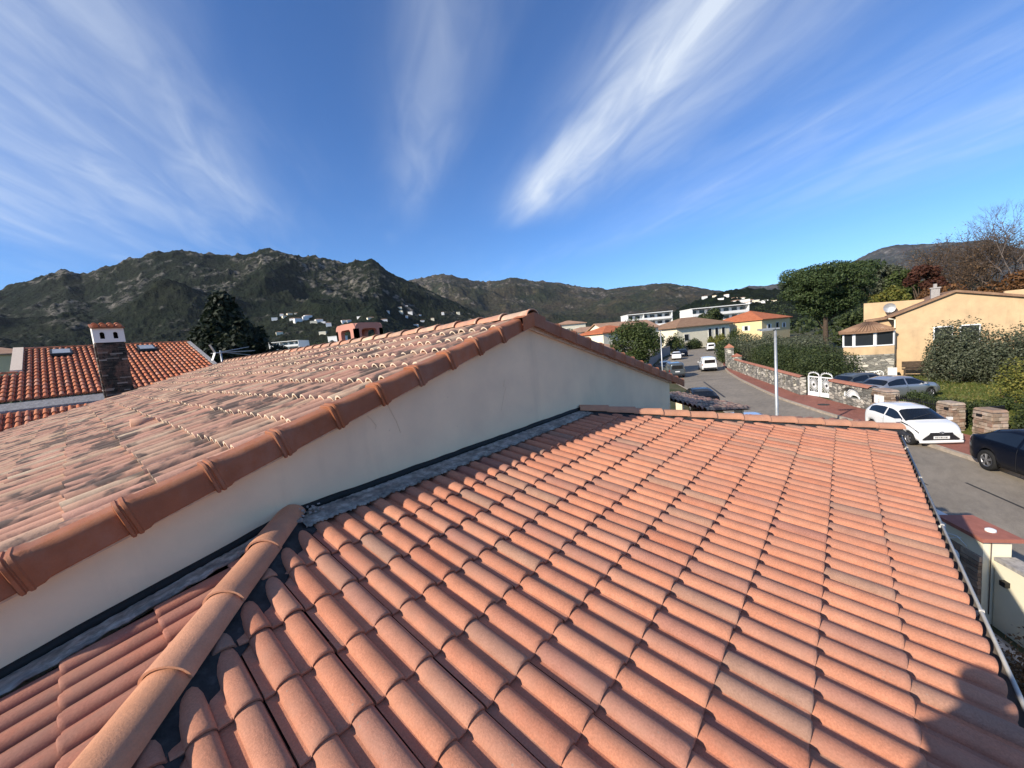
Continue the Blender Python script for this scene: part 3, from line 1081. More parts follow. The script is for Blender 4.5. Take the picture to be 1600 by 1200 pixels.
M['leaf_hedge'] = mat_leaf('hedge_leaves', [(0, (0.024, 0.036, 0.012)), (0.6, (0.045, 0.064, 0.021)), (1, (0.085, 0.105, 0.036))])
M['leaf_red'] = mat_leaf('red_brown_leaves', [(0, (0.05, 0.018, 0.012)), (0.5, (0.085, 0.03, 0.018)), (1, (0.12, 0.055, 0.03))])
M['leaf_brown'] = mat_leaf('withered_leaves', [(0, (0.085, 0.052, 0.03)), (0.5, (0.14, 0.085, 0.045)), (1, (0.22, 0.13, 0.06))])
M['leaf_orange'] = mat_leaf('orange_leaves', [(0, (0.085, 0.042, 0.018)), (0.5, (0.14, 0.065, 0.024)), (1, (0.21, 0.10, 0.035))])
M['bark'] = simple('bark', (0.085, 0.062, 0.045), 0.95, 0.1, 0.4, 6, bump=0.6)
M['bark_grey'] = simple('grey_bark', (0.15, 0.12, 0.10), 0.95, 0.1, 0.3, 6, bump=0.5)


def leaf_cloud(clumps, n, size, rng, up=0.35, flat=1.0, aspect=0.6):
    """clumps: (x, y, z, rx, ry, rz); returns leaf quads spread through the outer part of each clump"""
    cl = np.array(clumps, float)
    vol = (cl[:, 3] * cl[:, 4] * cl[:, 5]) ** (2 / 3.)
    idx = rng.choice(len(cl), n, p=vol / vol.sum())
    d = rng.normal(size=(n, 3)); d /= np.linalg.norm(d, axis=1)[:, None]
    rad = rng.uniform(0.45, 1.08, n) ** 0.6
    c = cl[idx]
    p = c[:, :3] + d * c[:, 3:] * rad[:, None]
    nrm = d + rng.normal(size=(n, 3)) * 0.75; nrm[:, 2] += up
    nrm /= np.linalg.norm(nrm, axis=1)[:, None]
    a = np.cross(nrm, rng.normal(size=(n, 3))); a /= np.linalg.norm(a, axis=1)[:, None]
    b = np.cross(nrm, a)
    s = size * rng.uniform(0.55, 1.35, n)[:, None]
    a = a * s; b = b * s * aspect; b[:, 2] *= flat
    v = np.stack([p - a * 0.5, p + b * 0.5, p + a * 0.5, p - b * 0.5], 1)
    return v.reshape(-1, 3)


def quads_mesh(name, v, mat):
    me = bpy.data.meshes.new(name)
    n = len(v) // 4
    me.vertices.add(len(v)); me.vertices.foreach_set('co', v.ravel().astype(np.float32))
    me.loops.add(n * 4); me.loops.foreach_set('vertex_index', np.arange(n * 4, dtype=np.int32))
    me.polygons.add(n); me.polygons.foreach_set('loop_start', np.arange(0, n * 4, 4, dtype=np.int32))
    me.update(calc_edges=True)
    me.materials.append(mat)
    return me


def limb(mb, a, b, r0, r1, rng, bend=0.15, n=5, k=6):
    a, b = np.array(a, float), np.array(b, float); L = np.linalg.norm(b - a)
    off = rng.normal(size=3) * L * bend
    pts = [a + (b - a) * t + off * math.sin(math.pi * t) for t in np.linspace(0, 1, n)]
    mb.tube(pts, [r0 + (r1 - r0) * t for t in np.linspace(0, 1, n)], k, cap=False)
    return pts


def tree(name, label, cat, base, h, rx, ry, trunk_h, leafmat, nleaf, lsize, seed, nclump=26, group=None, shape='round', bark='bark', trunk_r=None, crown_lo=None, flat=0.8, lean=(0, 0)):
    """tapered trunk, limbs to the clumps, crown of leaf faces"""
    rng = np.random.default_rng(seed)
    t = thing(name, label, cat, base, group=group)
    lo = trunk_h if crown_lo is None else crown_lo
    cz, rz = (h + lo) / 2, (h - lo) / 2
    cl = []
    while len(cl) < nclump:
        d = rng.normal(size=3); d /= np.linalg.norm(d); q = rng.uniform(0.35, 1.0) ** 0.5
        p = d * q
        w = 1.0
        if shape == 'cone':
            w = np.clip(1.02 - (p[2] + 1) / 2, 0.08, 1) * 1.35
        elif shape == 'umbrella':
            w = np.clip(0.80 + 0.35 * p[2], 0.45, 1.1)
        s = rng.uniform(0.26, 0.44) if shape != 'umbrella' else rng.uniform(0.13, 0.26)
        r_ = (rx + ry) / 2
        kz = 0.8 if shape != 'umbrella' else 0.5
        cl.append((p[0] * rx * w * 0.78 + lean[0] * (p[2] + 1), p[1] * ry * w * 0.78 + lean[1] * (p[2] + 1), cz + p[2] * rz * 0.80,
                   s * r_ * (0.55 + 0.45 * w), s * r_ * (0.55 + 0.45 * w), min(s * r_ * kz, rz * 0.6)))
    tb = MB(); tr_ = trunk_r or h * 0.028
    limb(tb, (0, 0, -0.1), (lean[0], lean[1], lo + rz * 0.9), tr_ * 1.25, tr_ * 0.45, rng, 0.05, 7, 8)
    for c in cl[: min(14, nclump)]:
        limb(tb, (lean[0] * 0.3, lean[1] * 0.3, lo * 0.7 + rng.uniform(0, rz * 0.7)), (c[0], c[1], c[2]), tr_ * 0.38, tr_ * 0.08, rng, 0.12, 4, 5)
    part('trunk', tb, M[bark], t, w=False)
    v = leaf_cloud(cl, nleaf, lsize, rng, flat=flat)
    link('crown', quads_mesh('crown', v, M[leafmat]), t)
    return t


def bare_tree(name, label, base, h, spread, seed, levels=5, group=None, leafmat=None, nleaf=0, lsize=0.4, k0=3, bark='bark_grey', r0=None):
    rng = np.random.default_rng(seed)
    t = thing(name, label, 'tree', base, group=group)
    mb = MB(); tips = []

    def grow(p, d, L, r, lev):
        q = p + d * L
        mid = (p + q) / 2 + rng.normal(size=3) * L * 0.06
        mb.tube([p, mid, q], [r, r * 0.85, r * 0.66], 6 if lev < 2 else (4 if lev < 4 else 3), cap=False)
        if lev >= levels:
            tips.append(q); return
        for _ in range(2 + (rng.random() < 0.65) + (lev > 2)):
            nd_ = d + rng.normal(size=3) * spread; nd_[2] += 0.10
            nd_ /= np.linalg.norm(nd_)
            grow(q, nd_, L * rng.uniform(0.62, 0.86), r * 0.58, lev + 1)
        if lev >= 3:
            tips.append(mid)
    tr0 = r0 or h * 0.022
    grow(np.array([0., 0, -0.1]), np.array([0.03, 0.02, 1.0]), h * 0.27, tr0, 0)
    part('trunk', mb, M[bark], t, w=False)
    if leafmat:
        tp = np.array(tips); s = h * 0.05
        cl = [(p[0], p[1], p[2], s, s, s) for p in tp]
        link('crown', quads_mesh('crown', leaf_cloud(cl, nleaf, lsize, rng), M[leafmat]), t)
    return t


def bush(name, label, base, size, leafmat, nleaf, lsize, seed, nclump=18, group=None, cat='bush', rz=0.0):
    rng = np.random.default_rng(seed)
    t = thing(name, label, cat, base, rz, group)
    rx, ry, h = size
    cl = []
    for k in range(nclump):
        d = rng.normal(size=3); d /= np.linalg.norm(d); d[2] = abs(d[2]); q = rng.uniform(0.3, 1) ** 0.5
        s = rng.uniform(0.22, 0.40)
        cl.append((d[0] * q * rx * 0.8, d[1] * q * ry * 0.8, h * (0.18 + 0.62 * d[2] * q), s * rx, s * ry, s * h * 0.95))
    st = MB()
    for c in cl[:7]:
        limb(st, (0, 0, -0.05), c[:3], 0.03 + h * 0.012, 0.012, rng, 0.1, 4, 5)
    part('stem', st, M['bark'], t, w=False)
    link('foliage', quads_mesh('foliage', leaf_cloud(cl, nleaf, lsize, rng), M[leafmat]), t)
    return t


def hedge(name, label, pts, w, h, leafmat, nleaf, lsize, seed, cat='hedge'):
    """clipped or loose hedge following a ground line"""
    rng = np.random.default_rng(seed)
    t = thing(name, label, cat, (pts[0][0], pts[0][1], G))
    P = [np.array(p, float) for p in pts]; cl = []; st = MB()
    for a, b in zip(P, P[1:]):
        L = np.linalg.norm(b[:2] - a[:2]); k = max(2, int(L / (w * 0.55)))
        for i in range(k + 1):
            q = a + (b - a) * i / k
            hh = h * rng.uniform(0.85, 1.08)
            for lay in (0.35, 0.72):
                cl.append((q[0] - P[0][0] + rng.uniform(-0.2, 0.2) * w, q[1] - P[0][1] + rng.uniform(-0.2, 0.2) * w, hh * lay, w * 0.55, w * 0.55, hh * 0.32))
            st.tube([(q[0] - P[0][0], q[1] - P[0][1], 0), (q[0] - P[0][0], q[1] - P[0][1], hh * 0.5)], 0.04, 5, cap=False)
    part('stem', st, M['bark'], t, kind='stuff', w=False)
    link('foliage', quads_mesh('foliage', leaf_cloud(cl, nleaf, lsize, rng), M[leafmat]), t)
    return t


# valley greenery that reads as one mass between the houses and the slopes
rng = np.random.default_rng(21)
cl = []
while len(cl) < 900:
    a = rng.uniform(-12, 112); r_ = rng.uniform(0, 1) ** 0.8 * 420 + 115
    if 4 < a < 22 and r_ < 175:
        continue
    zz = float(max(hill_1(np.array([a]), np.array([r_]))[0][0] if a > 33 else G, hill_4(np.array([a]), np.array([r_]))[0][0], G))
    s = rng.uniform(2.2, 4.6)
    x, y = r_ * math.cos(R(a)), r_ * math.sin(R(a))
    cl.append((x, y, zz + s * 0.6, s * 1.2, s * 1.2, s))
link('distant_greenery', quads_mesh('distant_greenery', leaf_cloud(cl, 60000, 1.5, rng), M['leaf_hedge']), kind='stuff')


# thin sea air between here and the far ranges
hz = MB().box((2600, 1500, 420), (9800, 9800, 860))
hm = bpy.data.materials.new('sea_haze'); hm.use_nodes = True
hn, hl = hm.node_tree.nodes, hm.node_tree.links
hn.remove(hn['Principled BSDF'])
pv_ = hn.new('ShaderNodeVolumePrincipled')
pv_.inputs['Color'].default_value = (0.80, 0.88, 1.0, 1); pv_.inputs['Density'].default_value = 0.000024; pv_.inputs['Anisotropy'].default_value = 0.2
hl.new(pv_.outputs[0], hn['Material Output'].inputs['Volume'])
link('haze', hz.mesh('haze', hm), kind='stuff')
# ------------------------------------------------------------------ buildings
def mat_farroof(name, c, c2, ang=0.0):
    m = Mat(name, 0.9, 0.15)
    n = m.noise(1.1, 5, 0.65); n2 = m.noise(6, 4, 0.7)
    col = m.ramp(n, [(0.3, c), (0.7, c2)])
    m.color(m.mix(0.6, col, m.ramp(n2, [(0.3, (0.6, 0.58, 0.55)), (0.7, (1.15, 1.12, 1.1))]), 'MULTIPLY'))
    m.bump(n2, 0.6, 0.08)
    return m.m


M['roof_red'] = mat_farroof('red_roof', (0.42, 0.13, 0.06), (0.54, 0.19, 0.09))
M['roof_brown'] = mat_farroof('brown_roof', (0.24, 0.14, 0.09), (0.34, 0.22, 0.14))
M['roof_tan'] = mat_farroof('tan_roof', (0.38, 0.22, 0.14), (0.48, 0.31, 0.21))
M['white_wall'] = mat_plaster('far_white_wall', (0.80, 0.79, 0.76), 0.08)
M['yellow_wall'] = mat_plaster('pale_yellow_wall', (0.72, 0.57, 0.32), 0.12)
M['shutter'] = simple('grey_shutter', (0.30, 0.32, 0.33), 0.6, 0.3)


def building(name, label, base, rz, L, W, H, wall, roof, rtype='hip', rise=1.8, over=0.45, wins=(), group=None, cat='house', top=None, parapet=0.0):
    """x along L, y along W; base at ground level; wins: (face, offset, sill, width, height[, shutters])"""
    t = thing(name, label, cat, base, rz, group)
    l, w = L / 2, W / 2
    part('wall', MB().box((0, 0, H / 2), (L, W, H)), M[wall], t, w=False)
    a, b = l + over, w + over
    rf = MB(); th = 0.18
    if rtype == 'hip':
        k = min(a, b); p0, p1 = ((-(a - k), 0), ((a - k), 0)) if a >= b else ((0, -(b - k)), (0, b - k))
        e = [(-a, -b, H), (a, -b, H), (a, b, H), (-a, b, H)]; e2 = [(x, y, H + th) for x, y, _ in e]
        top_ = [(p0[0], p0[1], H + rise), (p1[0], p1[1], H + rise)]
        vs = e + e2 + top_
        fs = [(3, 2, 1, 0)] + [(i, (i + 1) % 4, (i + 1) % 4 + 4, i + 4) for i in range(4)]
        fs += [(4, 5, 9, 8), (5, 6, 9), (6, 7, 8, 9), (7, 4, 8)] if a >= b else [(4, 5, 8), (5, 6, 9, 8), (6, 7, 9), (7, 4, 8, 9)]
        rf.add(vs, fs)
    elif rtype == 'gable':
        for s in (-1, 1):
            rf.prism([(-a, s * b, H - 0.1), (-a, 0, H + rise), (-a, 0, H + rise + th), (-a, s * b, H + th - 0.1)], (2 * a, 0, 0))
        gb = MB()
        for x in (-l, l - 0.25):
            gb.prism([(x, -w, H), (x, w, H), (x, 0, H + rise - 0.05)], (0.25, 0, 0))
        part('gable', gb, M[wall], t, w=False)
    else:
        rf.box((0, 0, H + 0.1), (L + 0.3, W + 0.3, 0.2))
        if parapet:
            for s in (-1, 1):
                rf.box((0, s * (w - 0.1), H + 0.2 + parapet / 2), (L, 0.2, parapet)).box((s * (l - 0.1), 0, H + 0.2 + parapet / 2), (0.2, W - 0.4, parapet))
    r_ = part('roof', rf, M[roof], t, w=False)
    for wn_ in wins:
        fc, o, z, ww, hh = wn_[:5]
        n_ = {'f': (0, -1), 'b': (0, 1), 'l': (-1, 0), 'r': (1, 0)}[fc]
        tx = (1, 0) if n_[0] == 0 else (0, 1)
        c = (n_[0] * l + tx[0] * o, n_[1] * w + tx[1] * o)

        def bx(mb, du, zc, wu, hz, d, dep):
            cc = (c[0] + n_[0] * d + tx[0] * du, c[1] + n_[1] * d + tx[1] * du, zc)
            mb.box(cc, (wu if tx[0] else dep, wu if tx[1] else dep, hz)); return mb
        f_ = bx(bx(bx(bx(MB(), -ww / 2, z + hh / 2, 0.08, hh + 0.16, 0.02, 0.10), ww / 2, z + hh / 2, 0.08, hh + 0.16, 0.02, 0.10), 0, z, ww - 0.08, 0.08, 0.02, 0.10), 0, z + hh, ww - 0.08, 0.08, 0.02, 0.10)
        wo_ = part('window', f_, M['white'], t, w=False)
        part('pane', bx(MB(), 0, z + hh / 2, ww - 0.08, hh - 0.08, 0.01, 0.04), M['glass'], wo_, w=False).location = (0, 0, 0)
        if len(wn_) > 5:
            for s in (-1, 1):
                part('shutter', bx(MB(), s * (ww / 2 + ww * 0.27), z + hh / 2, ww * 0.48, hh, 0.04, 0.05), M[wn_[5]], t, w=False)
    return t


# tiny houses on the slopes: each one a thing, too small for windows
HV = [(70.91, 904), (70.06, 902), (69.18, 888), (68.3, 806), (71.76, 866), (70.68, 854), (69.75, 820), (69.22, 800), (67.42, 766), (66.79, 770), (66.25, 762), (65.68, 718), (68.01, 812), (71.48, 746), (66.5, 670)]
HM = [(63.15, 720), (63.65, 638), (61.71, 720), (60.27, 674), (58.1, 780), (56.25, 984), (55.31, 1020), (56.16, 966), (54.9, 978), (53.62, 998), (53.37, 940), (55.44, 950), (63.8, 720), (50.34, 1034), (48.13, 1066), (58.62, 642), (54.29, 810), (51.89, 956)]
HR = [(14.07, 632), (12.88, 620), (12.17, 596), (11.51, 608), (10.67, 590), (9.84, 584), (8.96, 526), (8.43, 516), (7.56, 522), (7.11, 512), (6.59, 524), (9.58, 518), (10.54, 528), (9.24, 512), (7.83, 508)]
hr = random.Random(12)


def hill_house(az, r, fn, label, group, k, sc):
    z = float(fn(np.array([az]), np.array([float(r)]))[0][0])
    x, y = r * math.cos(R(az)), r * math.sin(R(az))
    L, W, H = hr.uniform(8, 17) * sc, hr.uniform(8, 11) * sc, hr.choice((4.5, 6.0, 9.0)) * sc
    rt = 'flat' if hr.random() < 0.35 else 'hip'
    building('hillside_house', label, (x, y, z - 3.0), R(az + 90 + hr.uniform(-25, 25)), L, W, H + 2.0, hr.choice(('white_wall', 'white_wall', 'plaster_cream')), 'white_wall' if rt == 'flat' else 'roof_tan', rt, 1.6 * sc, 0.3, group=group)


ORD = ['first', 'second', 'third', 'fourth', 'fifth', 'sixth', 'seventh', 'eighth', 'ninth', 'tenth', 'eleventh', 'twelfth', 'thirteenth', 'fourteenth', 'fifteenth', 'sixteenth', 'seventeenth', 'eighteenth', 'nineteenth']
for lst, fn_, lab, grp, sc in ((HV, hill_1, '%s from the left of the white houses clustered in the village above the conifer', 'village houses on the mountain foot', 0.80),
                               (HM, hill_1, '%s from the left of the small houses scattered over the slope above the pink chimney', 'scattered houses on the slope', 0.72),
                               (HR, hill_4, '%s from the left of the tiny pale houses on the knoll beside the pine', 'houses on the knoll', 0.55)):
    for k, (a, r_) in enumerate(sorted(lst, reverse=True)):
        hill_house(a, r_, fn_, lab % ORD[k], grp, k, sc)

building('tall_yellow_house', 'pale yellow house with red hipped roof behind the far hedge', (143.5, 22.8, G), R(-20), 15.6, 15.0, 6.0, 'yellow_wall', 'roof_red', 'hip', 3.2, 0.6,
         [('l', 3.0, 3.2, 1.1, 1.4, 'white'), ('l', -3.0, 3.2, 1.1, 1.4, 'white'), ('f', -4.0, 3.0, 1.2, 1.6, 'white'), ('f', 0.5, 3.0, 1.6, 1.9), ('f', 4.3, 3.2, 1.1, 1.4, 'white')])


def apartment(name, label, a, b, top, floors, dep, seed):
    """slab block: white floor bands and end walls, loggias set back between them"""
    A, B = Vector((a[0], a[1], 0)), Vector((b[0], b[1], 0)); d = (B - A); L = d.length; d.normalize(); nrm = Vector((d.y, -d.x, 0))
    if nrm.dot(-A) < 0:
        nrm = -nrm
    t = thing(name, label, 'apartment block', (A.x, A.y, G), math.atan2(d.y, d.x))
    s = -1 if Matrix.Rotation(math.atan2(d.y, d.x), 3, 'Z') @ Vector((0, -1, 0)) @ nrm > 0 else 1
    H = top - G; fh = 2.9
    part('wall', MB().box((L / 2, -s * (dep / 2 + 1.4), H / 2 - 0.2), (L - 0.3, dep, H - 0.4)), M['white_wall'], t, w=False)
    for x in (0.15, L - 0.15, L * 0.36):
        part('end_wall', MB().box((x, -s * (dep / 2), H / 2), (0.3, dep + 1.0, H)), M['white_wall'], t, w=False)
    part('roof', MB().box((L / 2, -s * dep / 2, H + 0.12), (L + 0.3, dep + 1.6, 0.3)), M['white_wall'], t, w=False)
    for k in range(floors):
        z = H - fh * (k + 1)
        part('balcony', MB().box((L / 2, -s * 0.35, z + 0.05), (L - 0.5, 2.1, 0.22)).box((L / 2, s * 0.65, z + 0.55), (L - 0.5, 0.1, 0.85)), M['white_wall'], t, w=False)
        nwin = int(L / 3.2)
        for i in range(nwin):
            x = (i + 0.5) * L / nwin
            w_ = part('window', MB().box((x, -s * 1.37, z + 1.25), (L / nwin * 0.66, 0.1, 2.2)), M['shutter'], t, w=False)
            part('pane', MB().box((x, -s * 1.31, z + 1.25), (L / nwin * 0.58, 0.04, 2.05)), M['glass'], w_, w=False).location = (0, 0, 0)
    return t


apartment('apartment_block', 'long white apartment block with loggias right of the street end', (161.6, 45.5), (176.5, 28.6), 6.9, 3, 9, 1)
apartment('apartment_block', 'white apartment block with loggias above the round street tree', (164.5, 73.0), (177.5, 58.0), 7.8, 3, 9, 2)
apartment('apartment_block', 'low white apartment block standing right of the dark conifer', (77.4, 249.4), (88.6, 236.4), 13.2, 3, 10, 3)
building('white_house', 'white flat-roofed house seen just left of the pink chimney', (104.5, 222, G), R(-48), 8, 8, 19.3, 'white_wall', 'white_wall', 'flat', wins=[('f', -2, 16, 1.2, 1.4), ('f', 2, 16, 1.2, 1.4)])
building('bungalow', 'cream bungalow with brown hipped roof and tall dark openings at street end', (119.2, 34.8, G), R(-35), 17.0, 13.0, 5.9, 'plaster_cream', 'roof_brown', 'hip', 2.8, 0.9,
         [('f', -5.6, 2.2, 1.5, 1.8), ('f', 2.0, 1.6, 1.1, 3.4), ('f', 4.2, 1.6, 1.1, 3.4), ('f', 6.4, 1.6, 1.1, 3.4), ('l', 0, 2.4, 1.6, 1.5)])
building('brown_roofed_house', 'brown gabled house behind the round street tree', (92, 42.5, G), R(-28), 15, 9, 6.6, 'plaster_cream', 'roof_tan', 'gable', 2.0, 0.5, [('l', 0, 4.0, 1.2, 1.3), ('f', 0, 3.8, 1.2, 1.3)])
building('red_roofed_house', 'cream house with bright red hipped roof left of the round tree', (73.5, 36.8, G), R(-25), 9, 8, 6.1, 'plaster_cream', 'roof_red', 'hip', 1.6, 0.5, [('l', 1.5, 3.4, 1.1, 1.2), ('f', -2, 3.4, 1.1, 1.2)])
building('red_roofed_house', 'low cream house with tan roof in front of the red-roofed one', (60.5, 34.2, G), R(-25), 8, 7, 3.4, 'plaster_cream', 'roof_tan', 'hip', 1.4, 0.5, [('l', 0, 1.0, 1.1, 1.2), ('f', 0, 1.0, 1.1, 1.2)])
building('white_house', 'white gabled house with tan roof behind the red-roofed house', (93, 53.5, G), R(-30), 12, 9, 7.0, 'white_wall', 'roof_tan', 'hip', 1.5, 0.4, [('f', -3, 4.4, 1.2, 1.3), ('f', 2, 4.4, 1.2, 1.3), ('l', 0, 4.4, 1.2, 1.3)])
building('white_house', 'low white house with flat roof left of the apartment block', (130, 63, G), R(-40), 18, 9, 8.6, 'white_wall', 'white_wall', 'flat', wins=[('f', -5, 6, 1.4, 1.4), ('f', 0, 6, 1.4, 1.4), ('f', 5, 6, 1.4, 1.4)])
building('tan_house', 'tan-roofed house just right of the gable peak', (99.5, 76.5, G), R(-40), 9, 8, 10.8, 'plaster_cream', 'roof_tan', 'hip', 1.5, 0.4, [('f', -2, 8, 1.2, 1.4), ('f', 2, 8, 1.2, 1.4)])
building('tan_house', 'cream house with tan roof second from the gable peak', (108.5, 68.5, G), R(-40), 9, 8, 10.2, 'plaster_cream', 'roof_tan', 'hip', 1.4, 0.4, [('f', -2, 7.5, 1.2, 1.4), ('f', 2, 7.5, 1.2, 1.4)])
building('tan_house', 'tan house at the left picture edge beyond the red roof', (-9.0, 102, G), R(4), 12, 8, 11.3, 'yellow_wall', 'roof_tan', 'hip', 1.6, 0.4, [('f', 0, 8.5, 1.4, 1.2), ('f', 4, 8.5, 1.4, 1.2)])

# ------------------------------------------------------------------ ochre house across the street
oc = thing('ochre_house', 'ochre rendered house with polygonal bay and stone base across the street', 'house', (46, -6, G))
XO = 46.0
yl, yr_ = -3.2, -17.0
yrid, zeL, zrid = -6.5, -0.62, 0.80
zeR = zrid - 0.42 * (yrid - yr_) * 0.62
part('gable_wall', MB().prism([(XO, yl, G), (XO, yl, zeL), (XO, yrid, zrid), (XO, yr_, zeR), (XO, yr_, G)], (11, 0, 0)), M['plaster_yellow'], oc)
rf = MB()
for (ya, za), (yb, zb) in (((yl + 0.5, zeL - 0.21), (yrid, zrid)), ((yrid, zrid), (yr_ - 0.4, zeR - 0.13))):
    rf.prism([(XO - 0.25, ya, za + 0.02), (XO - 0.25, yb, zb + 0.02), (XO - 0.25, yb, zb + 0.20), (XO - 0.25, ya, za + 0.20)], (11.6, 0, 0))
part('roof', rf, M['roof_brown'], oc)
part('parapet_wall', MB().prism([(49.5, -1.3, -1.2), (49.5, -1.3, 0.72), (49.5, -5.2, 0.55), (49.5, -5.2, -1.2)], (0.3, 0, 0)), M['plaster_yellow'], oc)
part('parapet_wall', MB().prism([(48.0, -9.3, -0.6), (48.0, -9.3, 0.55), (48.0, -12.6, 0.55), (48.0, -12.6, -0.9)], (0.3, 0, 0)), M['plaster_yellow'], oc)
part('side_wall', MB().box((49.6, -2.4, (G - 0.9) / 2), (5.2, 1.8, -0.9 - G)), M['plaster_yellow'], oc)
part('side_roof', MB().prism([(46.6, -1.35, -1.0), (46.6, -3.3, -0.8), (46.6, -3.3, -0.62), (46.6, -1.35, -0.82)], (5.5, 0, 0)), M['roof_brown'], oc)
ch = part('chimney', MB().box((47.6, -5.6, 0.85), (0.5, 0.5, 0.9)), M['mortar_grey'], oc)
part('chimney_cap', MB().box((47.6, -5.6, 1.36), (0.62, 0.62, 0.10)).box((47.6, -5.6, 1.55), (0.2, 0.2, 0.3)), M['mortar_grey'], ch)
# satellite dish
ds = MB(); rows = []
for i in range(5):
    r_ = 0.42 * i / 4
    rows.append([(48.95 - 0.10 * (1 - (i / 4) ** 2) * -1 - 0.1, -3.0 + r_ * math.cos(2 * math.pi * j / 16), 0.10 + r_ * math.sin(2 * math.pi * j / 16)) for j in range(17)])
ds.grid(rows, 0, True)
dd = part('satellite_dish', ds, M['galv'], oc)
part('dish_arm', MB().tube([(48.9, -3.0, 0.1), (49.5, -3.0, -0.05)], 0.03, 6).tube([(48.85, -3.0, -0.32), (48.45, -3.0, 0.05)], 0.015, 5), M['galv'], dd)
# downpipe, air conditioner, upper window
part('downpipe', MB().tube([(XO - 0.1, yl + 0.05, zeL - 0.3), (XO - 0.1, yl + 0.05, G)], 0.05, 8).tube([(XO - 0.25, yl + 0.45, zeL - 0.2), (XO - 0.1, yl + 0.05, zeL - 0.32)], 0.05, 8), M['plaster_cream'], oc)
part('air_conditioner', MB().box((44.9, -2.95, -5.25), (0.35, 0.55, 0.7)).box((44.72, -2.95, -5.25), (0.02, 0.4, 0.4)), M['white'], oc)
for y in (-5.9, -7.3, -12.0):
    w_ = part('window', MB().box((XO - 0.02, y - 0.5, -2.45), (0.1, 0.08, 1.3)).box((XO - 0.02, y + 0.5, -2.45), (0.1, 0.08, 1.3)).box((XO - 0.02, y, -1.8), (0.1, 0.92, 0.08)).box((XO - 0.02, y, -3.1), (0.1, 0.92, 0.08)), M['white'], oc)
    part('pane', MB().box((XO - 0.005, y, -2.45), (0.04, 0.92, 1.22)), M['glass'], w_)


def mat_rubble(name, c1, c2, c3, sc, joint=(0.20, 0.18, 0.15), stretch=(1, 1, 2.3)):
    m = Mat(name, 0.92, 0.15)
    d = m.vor(sc, 'DISTANCE_TO_EDGE', mapscale=stretch, rnd=0.95)
    v = m.vor(sc, 'F1', mapscale=stretch, out='Color', rnd=0.95)
    hsv = m.n.new('ShaderNodeSeparateColor'); m.l.new(v, hsv.inputs[0])
    st = m.ramp(hsv.outputs[0], [(0.0, c1), (0.45, c2), (0.8, c3), (1.0, tuple(min(1, x * 1.5) for x in c3))])
    st = m.mix(0.5, st, m.ramp(m.noise(14, 5, 0.7), [(0.3, (0.6, 0.6, 0.6)), (0.7, (1.15, 1.15, 1.15))]), 'MULTIPLY')
    jf = m.ramp(d, [(0.02, 1.0), (0.07, 0.0)])
    m.color(m.mix(jf, st, joint))
    m.bump(m.ramp(d, [(0.0, 0.0), (0.12, 1.0)]), 0.8, 0.04)
    return m.m


M['rubble'] = mat_rubble('grey_rubble_stone', (0.13, 0.13, 0.115), (0.27, 0.26, 0.225), (0.46, 0.43, 0.36), 2.6, (0.16, 0.15, 0.13))
M['rubble_warm'] = mat_rubble('warm_rubble_stone', (0.22, 0.16, 0.12), (0.38, 0.30, 0.22), (0.52, 0.43, 0.33), 3.0, (0.13, 0.10, 0.08))
M['stone_slab'] = simple('stone', (0.34, 0.30, 0.25), 0.9, 0.15, 0.4, 5, bump=0.5)
M['curtain'] = simple('curtained_pane', (0.62, 0.61, 0.58), 0.35, 0.5, 0.2, 9)
# polygonal bay: stone base, ochre band, white windows, tiled half-cone roof
bay_c = (46.6, -1.55)
ang = [R(a) for a in (90, 130, 180, 180 + 0.01, 222)]
bp = [(46.9, 0.05), (45.6, 0.15), (45.0, -0.55), (45.0, -1.9), (45.3, -3.1)]
z0, z1, z2, z3 = G, -3.75, -3.05, -1.72


def wallring(pts, za, zb, th=0.25):
    mb = MB()
    for a, b in zip(pts, pts[1:]):
        A, B = Vector((a[0], a[1], 0)), Vector((b[0], b[1], 0)); d = (B - A).normalized(); n_ = Vector((-d.y, d.x, 0))
        mb.prism([(A.x, A.y, za), (B.x, B.y, za), (B.x, B.y, zb), (A.x, A.y, zb)], tuple(n_ * th))
    return mb


part('bay_base', wallring(bp, z0, z1, 0.4), M['rubble'], oc)
part('bay_band', wallring([(x + 0.01, y) for x, y in bp], z1, z2, 0.35), M['plaster_yellow'], oc)
for a, b in zip(bp, bp[1:]):
    A, B = Vector((a[0], a[1], 0)), Vector((b[0], b[1], 0)); L = (B - A).length; d = (B - A) / L
    nw = max(1, int(L / 0.7))
    for i in range(nw):
        p, q = A + d * (L * i / nw + 0.05), A + d * (L * (i + 1) / nw - 0.05)
        mbw = MB()
        for z_ in (z2 + 0.06, z3 - 0.06):
            mbw.bar((p.x, p.y, z_), (q.x, q.y, z_), 0.09, 0.09)
        for s_ in (p, q):
            mbw.bar((s_.x, s_.y, z2), (s_.x, s_.y, z3), 0.09)
        w_ = part('bay_window', mbw, M['white'], oc)
        cur = M['white'] if (i + int(a[1] * 10)) % 2 == 0 else M['glass']
        part('pane', MB().prism([(p.x, p.y, z2 + 0.1), (q.x, q.y, z2 + 0.1), (q.x, q.y, z3 - 0.1), (p.x, p.y, z3 - 0.1)], (0.03, 0, 0)), M['curtain'] if cur is M['white'] else M['glass'], w_)
part('bay_room', MB().prism([(47.2, -0.2, z2), (45.9, -0.2, z2), (45.5, -0.8, z2), (45.5, -1.9, z2), (45.8, -2.9, z2), (47.2, -2.9, z2)], (0, 0, z3 - z2)), M['dark'], oc)
rb = MB(); apx = (47.0, -1.6, -0.85)
